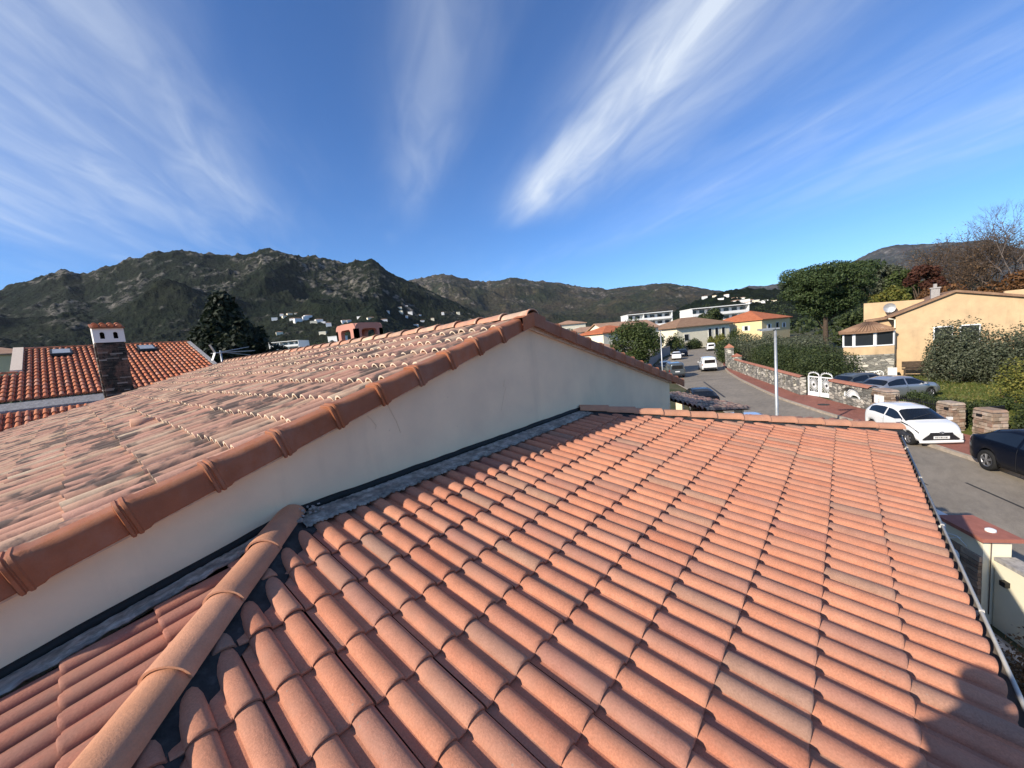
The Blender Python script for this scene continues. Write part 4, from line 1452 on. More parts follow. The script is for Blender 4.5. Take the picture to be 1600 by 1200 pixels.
ring = [(47.2, 0.5, z3 - 0.05), (45.45, 0.45, z3 - 0.05), (44.65, -0.4, z3 - 0.05), (44.65, -1.95, z3 - 0.05), (45.0, -3.1, z3 - 0.0)]
for a, b in zip(ring, ring[1:]):
    rb.add([a, b, apx, (a[0], a[1], a[2] - 0.1), (b[0], b[1], b[2] - 0.1)], [(0, 2, 1), (0, 1, 4, 3)])
part('bay_roof', rb, M['roof_brown'], oc)
for k in range(26):
    t = k / 25 * (len(ring) - 1); i = min(int(t), len(ring) - 2); f_ = t - i
    a = Vector(ring[i]).lerp(Vector(ring[i + 1]), f_)
    part('bay_roof_tile', MB().tube([a + Vector((0, 0, 0.03)), a.lerp(Vector(apx), 0.86) + Vector((0, 0, 0.03))], [0.075, 0.03], 6), M['roof_brown'], oc)
# open terrace corner right of the bay
part('terrace_opening', MB().box((45.75, -2.55, -2.35), (0.06, 0.95, 1.75)), M['dark'], oc)
part('terrace_post', MB().box((45.35, -2.35, -2.35), (0.12, 0.14, 1.75)), M['white'], oc)

# ------------------------------------------------------------------ red-roofed neighbour on the left
nb = thing('neighbour_house', 'low neighbour house with bright red canal-tile roof behind the slate chimney', 'house', (2, 28, G))
NY0, NZ0, NY1, NZ1 = 22.6, -0.36, 30.6, 1.93
NT = (NZ1 - NZ0) / (NY1 - NY0)
NX0, NX1 = -1.35, 5.15


def nz(y):
    return NZ0 + NT * (y - NY0)


part('wall', MB().box((2.0, 26.8, (G + NZ0) / 2 - 0.2), (7.6, 7.6, NZ0 - G - 0.3)), M['plaster_white'], nb)
part('gable_wall', MB().prism([(NX0 + 0.1, 23.0, NZ0 - 0.6), (NX0 + 0.1, 23.0, nz(23.0) - 0.12), (NX0 + 0.1, NY1, NZ1 - 0.12), (NX0 + 0.1, NY1 + 3, NZ0 - 0.6)], (NX1 - NX0 - 0.2, 0, 0)), M['plaster_white'], nb)
nr = link('roof', None, nb); nr.location = -Vector(nb.location)
part('roof_boarding', MB().add([(NX0, NY0, NZ0 - 0.04), (NX1, NY0, NZ0 - 0.04), (NX1, NY1, NZ1 - 0.04), (NX0, NY1, NZ1 - 0.04), (NX1, NY1 + 4, NZ0), (NX0, NY1 + 4, NZ0), (-9, NY0, NZ0 - 0.04), (NX0, NY0, NZ0 - 0.04), (NX0, 26.2, nz(26.2) - 0.04), (-9, 26.2, nz(26.2) - 0.04)],
                               [(0, 1, 2, 3), (3, 2, 4, 5), (6, 7, 8, 9)]), M['deck_clay'], nr)


def bumpy_tile(L, w, r):
    mb = MB(); rows = []
    for t, rr_, dz in ((0, r * 0.72, 0.0), (0.75, r * 0.95, 0.025), (1, r, 0.03)):
        rows.append([(w / 2 - rr_ * math.cos(math.pi * j / 6), -L * t, dz + rr_ * 0.95 * math.sin(math.pi * j / 6)) for j in range(7)])
    mb.grid(rows, 0, True, True)
    e = rows[-1]; mb.add(e + [(w / 2, -L, 0.0)], [(j + 1, j, 7) for j in range(6)])
    return mb


nt_me = bumpy_tile(0.60, 0.20, 0.078).mesh('canal_tile', M['tile_red']); weld(nt_me, 45)
allc = []
ng = 0.53
cosn = math.cos(math.atan(NT))
rows_n = int((NY1 - NY0) / (ng * cosn)) + 1
for j in range(int((NX1 - NX0) / 0.2)):
    for i in range(rows_n):
        allc.append((NX0 + 0.2 * j, NY0 - 0.06 + i * ng * cosn))
for j in range(38):
    for i in range(7):
        allc.append((NX0 - 0.2 * (j + 1), NY0 - 0.06 + i * ng * cosn))
sky_x = [(-0.05, 29.35), (3.05, 29.35)]
allc = [c for c in allc if not any(abs(c[0] + 0.1 - sx) < 0.32 and abs(c[1] + 0.25 - sy) < 0.55 for sx, sy in sky_x) and c[0] < 5.5]
allc.sort(key=lambda c: math.hypot(c[0], c[1]))
stf = MB(); tvn = np.array([v.co for v in nt_me.vertices]); tfn = [tuple(p.vertices) for p in nt_me.polygons]
cnt = 0
for (x, y) in allc:
    yt = y + 0.60 * cosn
    m4 = slope_frame((x, yt, nz(yt) - 0.02), (1, 0, 0), (0, -1, -NT))
    vis = x > -6
    if vis and cnt < 230:
        o = link('canal_tile', nt_me, nr); o.matrix_local = m4; cnt += 1
    else:
        Aq = np.array(m4); vv = tvn @ Aq[:3, :3].T + Aq[:3, 3]; b = len(stf.v)
        stf.v.extend(map(tuple, vv)); stf.f.extend([tuple(i + b for i in f) for f in tfn]); stf.mi.extend([0] * len(tfn)); stf.sm.extend([True] * len(tfn))
part('canal_tile_field', stf, M['tile_red'], nr, kind='stuff').data.set_sharp_from_angle(angle=R(45))
rcn = barrel_cap(0.42, 0.10, 0.09, 0.012, 0.008, 8).mesh('ridge_tile', M['tile_red'])
rows_of_caps((NX0, NY1, NZ1 + 0.02), (NX1, NY1, NZ1 + 0.02), 0.42, rcn, nr, 'ridge_tile', 0.0, 0.01, 2)
rows_of_caps((-9, 26.2, nz(26.2) + 0.02), (NX0, 26.2, nz(26.2) + 0.02), 0.42, rcn, nr, 'ridge_tile', 0.0, 0.01, 2)
part('verge_coping', MB().prism([(NX1 - 0.12, NY0, NZ0 + 0.0), (NX1 + 0.06, NY0, NZ0 + 0.0), (NX1 + 0.06, NY0, NZ0 + 0.08), (NX1 - 0.12, NY0, NZ0 + 0.08)], (0, NY1 - NY0, NZ1 - NZ0)), M['mortar_grey'], nr)
part('verge_coping', MB().prism([(NX0 - 0.2, 26.3, nz(26.3) + 0.0), (NX0 + 0.12, 26.3, nz(26.3)), (NX0 + 0.12, 26.3, nz(26.3) + 0.13), (NX0 - 0.2, 26.3, nz(26.3) + 0.13)], (0, NY1 - 26.3, NZ1 - nz(26.3))), M['mortar'], nr)
for sx, sy in sky_x:
    f_ = part('skylight', MB().prism([(sx - 0.36, sy - 0.5, nz(sy - 0.5) + 0.02), (sx + 0.36, sy - 0.5, nz(sy - 0.5) + 0.02), (sx + 0.36, sy + 0.5, nz(sy + 0.5) + 0.02), (sx - 0.36, sy + 0.5, nz(sy + 0.5) + 0.02)], (0, 0, 0.12)), M['black'], nr)
    part('pane', MB().prism([(sx - 0.29, sy - 0.42, nz(sy - 0.42) + 0.142), (sx + 0.29, sy - 0.42, nz(sy - 0.42) + 0.142), (sx + 0.29, sy + 0.42, nz(sy + 0.42) + 0.142), (sx - 0.29, sy + 0.42, nz(sy + 0.42) + 0.142)], (0, 0, 0.006)), M['galv'], f_).location = (0, 0, 0)
# mortar band and the lower roof in front
part('cement_band', MB().prism([(-9, 22.45, -0.52), (4.2, 22.45, -0.52), (4.2, 22.05, -0.76), (-9, 22.05, -0.76)], (0, 0, 0.07)), M['mortar_grey'], nb)
lowr = link('lower_roof', None, nb); lowr.location = -Vector(nb.location)
part('roof_boarding', MB().add([(-9, 18.0, -2.0), (4.2, 18.0, -2.0), (4.2, 22.2, -0.72), (-9, 22.2, -0.72)], [(0, 1, 2, 3)]), M['deck_clay'], lowr)
lt = (2.0 - 0.72) / 4.2; cl_ = math.cos(math.atan(lt)); stf = MB(); cnt = 0
for j in range(66):
    for i in range(8):
        x, y = 4.0 - 0.2 * j, 21.95 - 0.50 * i * cl_
        m4 = slope_frame((x - 0.2, y, -2.0 + lt * (y - 18.0)), (1, 0, 0), (0, -1, -lt))
        if -4.5 < x < 2 and i < 6 and cnt < 60:
            o = link('canal_tile', nt_me, lowr); o.matrix_local = m4; cnt += 1
        else:
            Aq = np.array(m4); vv = tvn @ Aq[:3, :3].T + Aq[:3, 3]; b = len(stf.v)
            stf.v.extend(map(tuple, vv)); stf.f.extend([tuple(i_ + b for i_ in f) for f in tfn]); stf.mi.extend([0] * len(tfn)); stf.sm.extend([True] * len(tfn))
part('canal_tile_field', stf, M['tile_red'], lowr, kind='stuff').data.set_sharp_from_angle(angle=R(45))
part('lower_wall', MB().box((-2.4, 20.4, (G - 2.1) / 2), (12.8, 4.6, -2.1 - G)), M['plaster_white'], nb)

# slate chimney with white tiled head
CX0, CX1, CY = 0.73, 1.40, 18.4
sc_ = thing('stone_chimney', 'tall dark slate chimney with white arched head and little tiled roof', 'chimney', (1.06, 18.75, G))
part('core', MB().box((1.065, CY + 0.37, (G + 1.28) / 2), (0.64, 0.68, 1.28 - G)), M['dark'], sc_)
M['slate'] = mat_tile('slate_stone', [(0, (0.022, 0.024, 0.022)), (0.5, (0.045, 0.047, 0.042)), (0.85, (0.075, 0.075, 0.066)), (0.93, (0.24, 0.235, 0.21)), (1, (0.36, 0.34, 0.30))], 0.4)
sr = random.Random(4); z = -0.75
while z < 1.24:
    hh = sr.uniform(0.03, 0.05); x = CX0
    while x < CX1 - 0.02:
        ww = min(sr.uniform(0.12, 0.32), CX1 - x)
        pr = sr.uniform(0.0, 0.018)
        part('slate_course', MB().box((x + ww / 2, CY + 0.05 - pr, z + hh / 2), (ww - 0.006, 0.10, hh - 0.006)), M['slate'], sc_); x += ww
    part('slate_course', MB().box((CX0 + 0.02 - sr.uniform(0, 0.015), CY + 0.40, z + hh / 2), (0.10, 0.62, hh - 0.006)), M['slate'], sc_)
    part('slate_course', MB().box((CX1 - 0.02, CY + 0.40, z + hh / 2), (0.08, 0.62, hh - 0.006)), M['slate'], sc_)
    z += hh
hd = MB(); hx0, hx1, hy0, hy1, hz0, hz1, hz2 = CX0 - 0.03, CX1 + 0.03, CY - 0.03, CY + 0.78, 1.28, 1.74, 1.92
# front with two small arches: built from strips round the openings
xs = [hx0, 0.855, 0.965, 1.165, 1.275, hx1]
for i, (a, b) in enumerate(zip(xs, xs[1:])):
    if i in (1, 3):
        hd.box(((a + b) / 2, hy0 + 0.05, (hz0 + 1.40) / 2), (b - a, 0.1, 1.40 - hz0))
        arc = [(a, hy0, hz1), (a, hy0, 1.565)] + [((a + b) / 2 - (b - a) / 2 * math.cos(math.pi * j / 8), hy0, 1.565 + (b - a) / 2 * math.sin(math.pi * j / 8)) for j in range(1, 8)] + [(b, hy0, 1.565), (b, hy0, hz1)]
        hd.prism(arc, (0, 0.1, 0))
    else:
        hd.box(((a + b) / 2, hy0 + 0.05, (hz0 + hz1) / 2), (b - a, 0.1, hz1 - hz0))
hd.prism([(hx0, hy0 + 0.1, hz0), (hx0, hy1, hz0), (hx0, hy1, hz2), (hx0, hy0 + 0.1, hz1 + 0.01)], (0.08, 0, 0))
hd.prism([(hx1, hy0 + 0.1, hz0), (hx1, hy1, hz0), (hx1, hy1, hz2), (hx1, hy0 + 0.1, hz1 + 0.01)], (-0.08, 0, 0))
hd.box(((hx0 + hx1) / 2, hy1 - 0.05, (hz0 + hz2) / 2), (hx1 - hx0 - 0.16, 0.1, hz2 - hz0))
part('white_head', hd, M['plaster_white'], sc_)
part('flue', MB().box((1.065, CY + 0.38, 1.5), (0.5, 0.4, 0.42)), M['dark'], sc_)
ctn = bumpy_tile(0.45, 0.18, 0.075).mesh('canal_tile', M['tile_red'])
crf = link('cap_roof', MB().prism([(hx0 - 0.03, hy0 - 0.06, hz1 - 0.01), (hx0 - 0.03, hy1 + 0.05, hz2 + 0.01), (hx0 - 0.03, hy1 + 0.05, hz2 + 0.05), (hx0 - 0.03, hy0 - 0.06, hz1 + 0.03)], (hx1 - hx0 + 0.06, 0, 0)).mesh('cap_roof', M['deck_clay']), sc_)
crf.location = -Vector(sc_.location)
sl = (hz2 - hz1) / (hy1 - hy0)
for i in range(2):
    for j in range(4):
        yt = hy0 + 0.36 + 0.42 * i
        o = link('canal_tile', ctn, crf)
        o.matrix_local = slope_frame((hx0 + 0.0 + 0.18 * j, yt, hz1 + sl * (yt - hy0) + 0.04), (1, 0, 0), (0, -1, -sl))

# pink chimney with arched openings on the far side of the ridge
pk = thing('pink_chimney', 'pink rendered chimney pot with arched openings behind the ridge', 'chimney', (5.0, 9.6, 0.0))
px0, px1, py0, py1, pz0, pz1 = 4.66, 5.40, 8.95, 9.95, 0.0, 0.86


def arch_panel(org, ux, w, h, oz0, oz1, ow, th, rnd=0.14):
    """upright panel with rounded shoulders and a rounded opening"""
    o_, u = Vector(org), Vector(ux); n_ = Vector((u.y, -u.x, 0)); mb = MB()
    outer = [(0, 0)] + [(rnd - rnd * math.cos(math.pi / 2 * j / 4), h - rnd + rnd * math.sin(math.pi / 2 * j / 4)) for j in range(5)] + [(w - rnd + rnd * math.sin(math.pi / 2 * j / 4), h - rnd + rnd * math.cos(math.pi / 2 * j / 4)) for j in range(5)] + [(w, 0)]
    c = w / 2; r_ = 0.09
    inner = [(c - ow / 2, oz0)] + [(c - ow / 2 + r_ - r_ * math.cos(math.pi / 2 * j / 4), oz1 - r_ + r_ * math.sin(math.pi / 2 * j / 4)) for j in range(5)] + [(c + ow / 2 - r_ + r_ * math.sin(math.pi / 2 * j / 4), oz1 - r_ + r_ * math.cos(math.pi / 2 * j / 4)) for j in range(5)] + [(c + ow / 2, oz0)]
    n = len(outer)
    f3 = lambda p, d: o_ + u * p[0] + Vector((0, 0, p[1])) + n_ * d
    vs = [f3(p, 0) for p in outer] + [f3(p, 0) for p in inner] + [f3(p, -th) for p in outer] + [f3(p, -th) for p in inner]
    fs = []
    for i in range(n):
        j = (i + 1) % n
        fs += [(i, j, n + j, n + i), (2 * n + i, 3 * n + i, 3 * n + j, 2 * n + j), (i, 2 * n + i, 2 * n + j, j), (n + i, n + j, 3 * n + j, 3 * n + i)]
    return mb.add(vs, fs)


part('side_panel', arch_panel((px0, py0, pz0), (1, 0, 0), px1 - px0, pz1, 0.36, 0.72, 0.42, 0.1), M['plaster_pink'], pk)
part('side_panel', arch_panel((px0, py1, pz0), (0, -1, 0), py1 - py0, pz1, 0.36, 0.72, 0.50, 0.1), M['plaster_pink'], pk)
part('side_panel', arch_panel((px1, py1, pz0), (-1, 0, 0), px1 - px0, pz1, 0.36, 0.72, 0.42, 0.1), M['plaster_pink'], pk)
part('side_panel', arch_panel((px1, py0, pz0), (0, 1, 0), py1 - py0, pz1, 0.36, 0.72, 0.50, 0.1), M['plaster_pink'], pk)
part('top_slab', MB().prism([(px0 + 0.12, py0 + 0.02, pz1 - 0.02), (px0 + 0.04, py0 + 0.02, pz1 - 0.12), (px1 - 0.04, py0 + 0.02, pz1 - 0.12), (px1 - 0.12, py0 + 0.02, pz1 - 0.02)], (0, py1 - py0 - 0.04, 0)), M['plaster_pink'], pk)
part('flue', MB().tube([(5.02, 9.5, 0.0), (5.02, 9.5, 0.5)], 0.13, 12), M['galv'], pk)

# television aerial on the far eave
an = thing('television_aerial', 'grey yagi television aerial standing left of the conifer', 'aerial', (4.9, 22.6, 0.2))
part('mast', MB().tube([(4.9, 22.6, -1.0), (4.9, 22.6, 0.98)], 0.04, 6), M['alu'], an)
bm_ = MB(); 
part('boom', bm_.tube([(4.6, 22.3, 0.86), (6.6, 24.2, 0.92)], 0.028, 6), M['alu'], an)
for k in range(9):
    t = 0.1 + k * 0.1; c = Vector((4.6, 22.3, 0.86)).lerp(Vector((6.6, 24.2, 0.92)), t)
    part('element', MB().tube([c + Vector((-0.25, 0.26, 0)), c + Vector((0.25, -0.26, 0))], 0.014, 5), M['alu'], an)
for s in (-1, 1):
    part('reflector', MB().bar((4.62, 22.32, 0.88), (4.45, 22.2, 0.88 + s * 0.36), 0.10, 0.02), M['galv'], an)
    part('side_boom', MB().tube([(4.9, 22.6, 0.9), (6.5, 24.1, 0.92 + s * 0.22)], 0.020, 5), M['alu'], an)

# ------------------------------------------------------------------ trees
tree('cedar_tree', 'large dark conifer rising behind the far end of the main roof', 'tree', (15.6, 66.3, G), 17.3, 6.3, 6.3, 1.5, 'leaf_cedar', 17000, 0.75, 31, 60, shape='cone', flat=0.6)
tree('cedar_tree', 'lower dark conifer spreading below the large one on its right', 'tree', (22.5, 64.5, G), 9.2, 4.2, 4.2, 1.0, 'leaf_cedar', 7000, 0.6, 32, 30, shape='round', flat=0.6)
tree('street_tree', 'round dark green tree beside the street lamp on the left kerb', 'tree', (47.6, 20.3, G), 7.2, 3.6, 3.5, 0.9, 'leaf_green', 16000, 0.26, 33, 34)
tree('pine_tree', 'big umbrella pine towering over the garden hedge', 'tree', (80.0, 2.4, G), 14.8, 8.6, 8.6, 4.2, 'leaf_pine', 42000, 0.34, 34, 110, shape='umbrella', trunk_r=0.34)
tree('broadleaf_tree', 'dark bare-stemmed tree right below the umbrella pine', 'tree', (66.0, -1.6, G), 6.4, 3.2, 3.2, 1.2, 'leaf_hedge', 7000, 0.4, 35, 26)
tree('broadleaf_tree', 'dark tree in front of the long white apartment block', 'tree', (127, 30.5, G), 11.3, 4.5, 4.5, 2.0, 'leaf_hedge', 7000, 0.7, 36, 24)
tree('olive_green_tree', 'grey-green tree standing right of the umbrella pine', 'tree', (112, -4.6, G), 16.5, 4.0, 4.0, 9.0, 'leaf_olive', 6000, 0.55, 37, 26)
tree('broadleaf_tree', 'light green tree behind the ochre house left of the red tree', 'tree', (112, -9.2, G), 14.6, 4.0, 4.0, 4.0, 'leaf_green', 7000, 0.55, 38, 26)
tree('red_tree', 'small dark red tree above the ochre house chimney', 'tree', (104, -10.8, G), 13.4, 2.9, 2.9, 5.0, 'leaf_red', 5000, 0.5, 39, 20)
tree('yellowing_tree', 'yellowing tree behind the parapet with the satellite dish', 'tree', (96, -5.8, G), 10.2, 3.6, 3.6, 3.0, 'leaf_yellow', 6000, 0.5, 40, 24)
for k, (x, y, h) in enumerate(((118, -13.5, 17.5), (112, -16.3, 19.0), (124, -19.5, 20.0), (114, -21.0, 18.5), (108, -18.6, 17.0))):
    bare_tree('bare_tree', ['bare brown tree next to the dark red one', 'bare brown tree second from the red one', 'bare brown tree third from the red one', 'bare brown tree just left of the tallest bare tree', 'bare brown tree in front of the others above the ochre ridge'][k], (x, y, G), h, 0.50, 50 + k, 6, 'bare trees behind the ochre house', 'leaf_brown', 1800, 0.26, bark='bark')
bare_tree('bare_tree', 'tallest leafless tree rising into the sky at the right edge', (100, -20.6, G), 20.5, 0.46, 61, 7, r0=0.34)
tree('orange_tree', 'orange-brown tree just above the ochre ridge', 'tree', (90, -12.0, G), 8.8, 4.2, 4.2, 3.0, 'leaf_orange', 5000, 0.45, 41, 20)
tree('orange_tree', 'orange-brown tree at the right edge above the ochre parapet', 'tree', (88, -17.4, G), 9.4, 4.0, 4.0, 3.0, 'leaf_orange', 5000, 0.45, 42, 20)
for k, (x, y, s, h, lm) in enumerate(((112.5, 25.6, 2.6, 3.6, 'leaf_yellow'), (104, 33.5, 2.6, 4.8, 'leaf_green'), (124.0, 23.2, 4.2, 4.6, 'leaf_green'), (109.0, 30.6, 2.2, 3.2, 'leaf_hedge'))):
    bush('garden_bush', ['yellow-green shrub beside the bungalow entrance', 'rounded green shrub left of the bungalow', 'green shrubs right of the bungalow', 'dark shrub under the bungalow windows'][k], (x, y, G), (s, s, h), lm, 3500, 0.30, 70 + k)
tree('palm_like_tree', 'small dark tree below the white village left of the pink chimney', 'tree', (84, 186, G), 15.5, 6.5, 6.5, 2.0, 'leaf_hedge', 5000, 1.0, 43, 24)
tree('broadleaf_tree', 'dark tree right of the low white apartment block', 'tree', (73, 176, G), 13.0, 8, 8, 2.0, 'leaf_hedge', 5000, 1.0, 44, 24)
bush('garden_bush', 'dark green shrub at the left edge behind the red roof', (-4.4, 50, G), (3.6, 3.0, 7.2), 'leaf_olive', 6000, 0.34, 76, 26)
for k, (x, y, h) in enumerate(((62, 40.5, 7.2), (70.5, 46, 8.2), (82, 52, 8.6))):
    tree('garden_tree', ['small leafy tree nearest the right end of the gable', 'leafy tree behind the low tan-roofed house', 'leafy tree in front of the tan houses'][k], 'tree', (x, y, G), h, 3.0, 3.0, 1.2, ('leaf_green', 'leaf_yellow', 'leaf_olive')[k], 5000, 0.36, 80 + k, 22)
# ------------------------------------------------------------------ street
def mat_asphalt(name, c, red=False):
    m = Mat(name, 0.9, 0.2)
    n1 = m.noise(0.35, 5, 0.6); n2 = m.noise(60, 4, 0.7); n3 = m.noise(1.6, 6, 0.7, mapscale=(1.0, 2.4, 1.0))
    col = m.mix(1.0, c, m.ramp(n1, [(0.3, (0.80, 0.80, 0.80)), (0.7, (1.15, 1.13, 1.10))]), 'MULTIPLY')
    col = m.mix(0.5, col, m.ramp(n3, [(0.35, (0.70, 0.69, 0.68)), (0.6, (1.06, 1.06, 1.05))]), 'MULTIPLY')
    m.color(m.mix(0.5, col, m.ramp(n2, [(0.35, (0.6, 0.6, 0.6)), (0.65, (1.25, 1.25, 1.25))]), 'MULTIPLY'))
    m.bump(n2, 0.4, 0.01)
    return m.m


M['asphalt'] = mat_asphalt('grey_brown_asphalt', (0.27, 0.235, 0.19))
M['red_pave'] = mat_asphalt('red_asphalt', (0.30, 0.125, 0.092))
M['kerb'] = simple('kerb_stone', (0.36, 0.30, 0.235), 0.9, 0.2, 0.25, 5, bump=0.3)
M['tar'] = simple('tar_seam', (0.045, 0.042, 0.038), 0.7, 0.3, 0.2, 5)
RK = [(-6, -16.2), (5, -11.0), (13, -7.2), (21.1, -3.35), (24.5, -1.45), (28.8, 1.2), (33, 3.55), (38.1, 5.7), (44.5, 8.3), (51.3, 10.7), (60, 13.2), (72, 15.6), (84, 18.0), (96, 20.3), (112, 23.0)]
LK = [(-14, -14), (0, -7.0), (10.9, -2.15), (16, 0.2), (20, 2.1), (27, 5.6), (35, 9.8), (47, 16.6), (58, 21.0), (75, 26.2), (92, 29.2), (106, 30.5)]


def resample(pl, n):
    P = np.array(pl, float); d = np.r_[0, np.cumsum(np.hypot(*np.diff(P, axis=0).T))]
    t = np.linspace(0, d[-1], n)
    return np.stack([np.interp(t, d, P[:, 0]), np.interp(t, d, P[:, 1])], -1)


def offset(P, o):
    t = np.gradient(P, axis=0); t /= np.linalg.norm(t, axis=1)[:, None]
    return P + np.stack([t[:, 1], -t[:, 0]], -1) * o       # to the right of travel


def ribbon(A, B, z, zb=None):
    mb = MB(); zb = z if zb is None else zb
    mb.grid([[(p[0], p[1], z) for p in A], [(p[0], p[1], zb) for p in B]], 0, False)
    return mb


rk, lk = resample(RK, 180), resample(LK, 180)
Z0 = G + 0.01
road = struct('road', ribbon(rk, lk, Z0), M['asphalt'])
wk = offset(rk, 2.2)
part('tar_seam', MB().bar((43.0, 11.2, Z0 + 0.003), (33.5, 7.2, Z0 + 0.003), 0.16, 0.004), M['tar'], road)
part('tar_seam', MB().bar((46.0, 9.3, Z0 + 0.003), (42.5, 13.4, Z0 + 0.003), 0.10, 0.004), M['tar'], road)
part('tar_seam', MB().bar((18.2, -2.9, Z0 + 0.003), (10, -6.6, Z0 + 0.003), 0.07, 0.004), M['tar'], road)
part('tar_seam', MB().bar((17.5, -2.0, Z0 + 0.003), (27.0, 2.6, Z0 + 0.003), 0.05, 0.004), M['tar'], road)
pv = struct('pavement', ribbon(offset(rk, 0.17), wk, G + 0.13), M['red_pave'])
seg = np.r_[0, np.cumsum(np.hypot(*np.diff(rk, axis=0).T))]
s_ = 0.0; ks = 0
while s_ < seg[-1] - 1:
    a = np.array([np.interp(s_, seg, rk[:, 0]), np.interp(s_, seg, rk[:, 1])]); b = np.array([np.interp(s_ + 0.99, seg, rk[:, 0]), np.interp(s_ + 0.99, seg, rk[:, 1])])
    if a[0] > 8 and a[0] < 90:
        d = (b - a) / np.linalg.norm(b - a); nn = np.array([d[1], -d[0]]) * 0.085
        c = (a + b) / 2 + nn
        part('kerb_stone', MB().box((c[0], c[1], G + 0.06), (0.98, 0.16, 0.15), math.atan2(d[1], d[0])), M['kerb'], pv)
    s_ += 1.0
part('manhole_cover', MB().tube([(30.8, 1.05, G + 0.132), (30.8, 1.05, G + 0.138)], 0.32, 18), M['tar'], pv)
part('left_kerb', ribbon(lk, offset(lk, -0.16), G + 0.10, G + 0.10).grid([[(p[0], p[1], G + 0.1) for p in lk], [(p[0], p[1], G) for p in lk]], 0, False), M['kerb'], road)


def mat_lawn():
    m = Mat('lawn', 0.9, 0.1)
    n = m.noise(0.35, 5, 0.65); n2 = m.noise(9, 5, 0.75)
    c = m.ramp(n, [(0.35, (0.09, 0.115, 0.024)), (0.55, (0.145, 0.155, 0.038)), (0.7, (0.20, 0.165, 0.065))])
    m.color(m.mix(0.7, c, m.ramp(n2, [(0.3, (0.5, 0.5, 0.5)), (0.7, (1.3, 1.3, 1.2))]), 'MULTIPLY'))
    m.bump(n2, 0.8, 0.06)
    return m.m


M['lawn'] = mat_lawn()
i0, i1 = [int(np.argmin(np.abs(wk[:, 0] - x))) for x in (19, 58)]
lw = MB(); edge = wk[i0:i1]
lw.grid([[(p[0] + 0.1, p[1] - 0.1, G + 0.03) for p in edge], [(p[0] + 16, p[1] - 27, G + 0.03) for p in edge]], 0, False)
struct('lawn', lw, M['lawn'])
# grass blades near the front of the lawn
gv = []
rng = np.random.default_rng(8)
n = 9000
gx, gy2 = rng.uniform(25, 46, n), rng.uniform(-13, -2, n)
kd = np.interp(gx, wk[:, 0], wk[:, 1])
ok = gy2 < kd - 0.8
gx, gy2 = gx[ok], gy2[ok]; n = len(gx)
hh = rng.uniform(0.05, 0.14, n); an_ = rng.uniform(0, 6.28, n); w_ = 0.05
p = np.stack([gx, gy2, np.full(n, G + 0.03)], -1); d = np.stack([np.cos(an_), np.sin(an_), np.zeros(n)], -1) * w_
up = np.stack([rng.normal(0, 0.03, n), rng.normal(0, 0.03, n), hh], -1)
gvv = np.stack([p - d, p + d, p + d * 0.3 + up, p - d * 0.3 + up], 1).reshape(-1, 3)
M['blade'] = mat_leaf('grass_blades', [(0, (0.06, 0.085, 0.02)), (0.6, (0.10, 0.125, 0.03)), (1, (0.19, 0.17, 0.06))])
link('grass', quads_mesh('grass', gvv, M['blade']), kind='stuff')

# ---- stone garden wall with arched openings
M['cap_red'] = mat_tile('wall_cap_tile', [(0, (0.40, 0.16, 0.10)), (0.5, (0.46, 0.19, 0.12)), (1, (0.36, 0.14, 0.09))], 0.3)
wall_a, wall_b = Vector((52.2, 9.75, G)), Vector((34.55, 2.15, G))


def holed_panel(org, ux, w, h, ow, oz0, oz1, th, pointed=False, off=0.0):
    o_, u = Vector(org), Vector(ux).normalized(); n_ = Vector((u.y, -u.x, 0)); c = w / 2 + off
    K = 8; sp = oz1 - ow * (0.5 if not pointed else 0.32)
    inner = [(c - ow / 2, oz0)] + [(c - ow / 2 * math.cos(math.pi * j / K), sp + (oz1 - sp) * math.sin(math.pi * j / K)) for j in range(K + 1)] + [(c + ow / 2, oz0)]
    outer = [(0, 0)] + [(0 + w * j / K, h) for j in range(K + 1)] + [(w, 0)]
    n = len(inner); f3 = lambda p, d: o_ + u * p[0] + Vector((0, 0, p[1])) + n_ * d
    vs = [f3(p, 0) for p in outer] + [f3(p, 0) for p in inner] + [f3(p, th) for p in outer] + [f3(p, th) for p in inner]
    fs = []
    for i in range(n):
        j = (i + 1) % n
        fs += [(i, j, n + j, n + i), (2 * n + i, 3 * n + i, 3 * n + j, 2 * n + j), (i, 2 * n + i, 2 * n + j, j), (n + i, n + j, 3 * n + j, 3 * n + i)]
    return MB().add(vs, fs)


gw = thing('garden_wall', 'grey rubble garden wall with small arched openings and red tile coping', 'wall', tuple(wall_a))
d = (wall_b - wall_a); Lw = d.length; d.normalize(); npan = 9; nn = Vector((d.y, -d.x, 0))
for i in range(npan):
    o_ = wall_a + d * (Lw * i / npan)
    part('wall_panel', holed_panel(o_, d, Lw / npan, 1.42, 0.62, 0.60, 1.22, 0.35), M['rubble'], gw)
    c = o_ + d * (Lw / npan / 2) + nn * 0.12
    for q in (-0.17, 0.02, 0.2):
        part('baluster', MB().tube([c + d * q + Vector((0, 0, 0.60)), c + d * q * 0.8 + Vector((0, 0, 0.80)), c + d * q * 0.7 + Vector((0, 0, 1.0)), c + d * q * 0.6 + Vector((0, 0, 1.2))], [0.085, 0.06, 0.035, 0.05], 7), M['white'], gw)
    for q in range(4):
        a = o_ + d * (Lw / npan * q / 4); b = o_ + d * (Lw / npan * (q + 1) / 4 - 0.01)
        mbq = MB(); rows = []
        for pnt in (a, b):
            rows.append([pnt + nn * (-0.08 + 0.51 * j / 6) + Vector((0, 0, 1.42 + 0.13 * math.sin(math.pi * j / 6))) for j in range(7)])
        part('coping_tile', mbq.grid(rows, 0, True, True), M['cap_red'], gw)


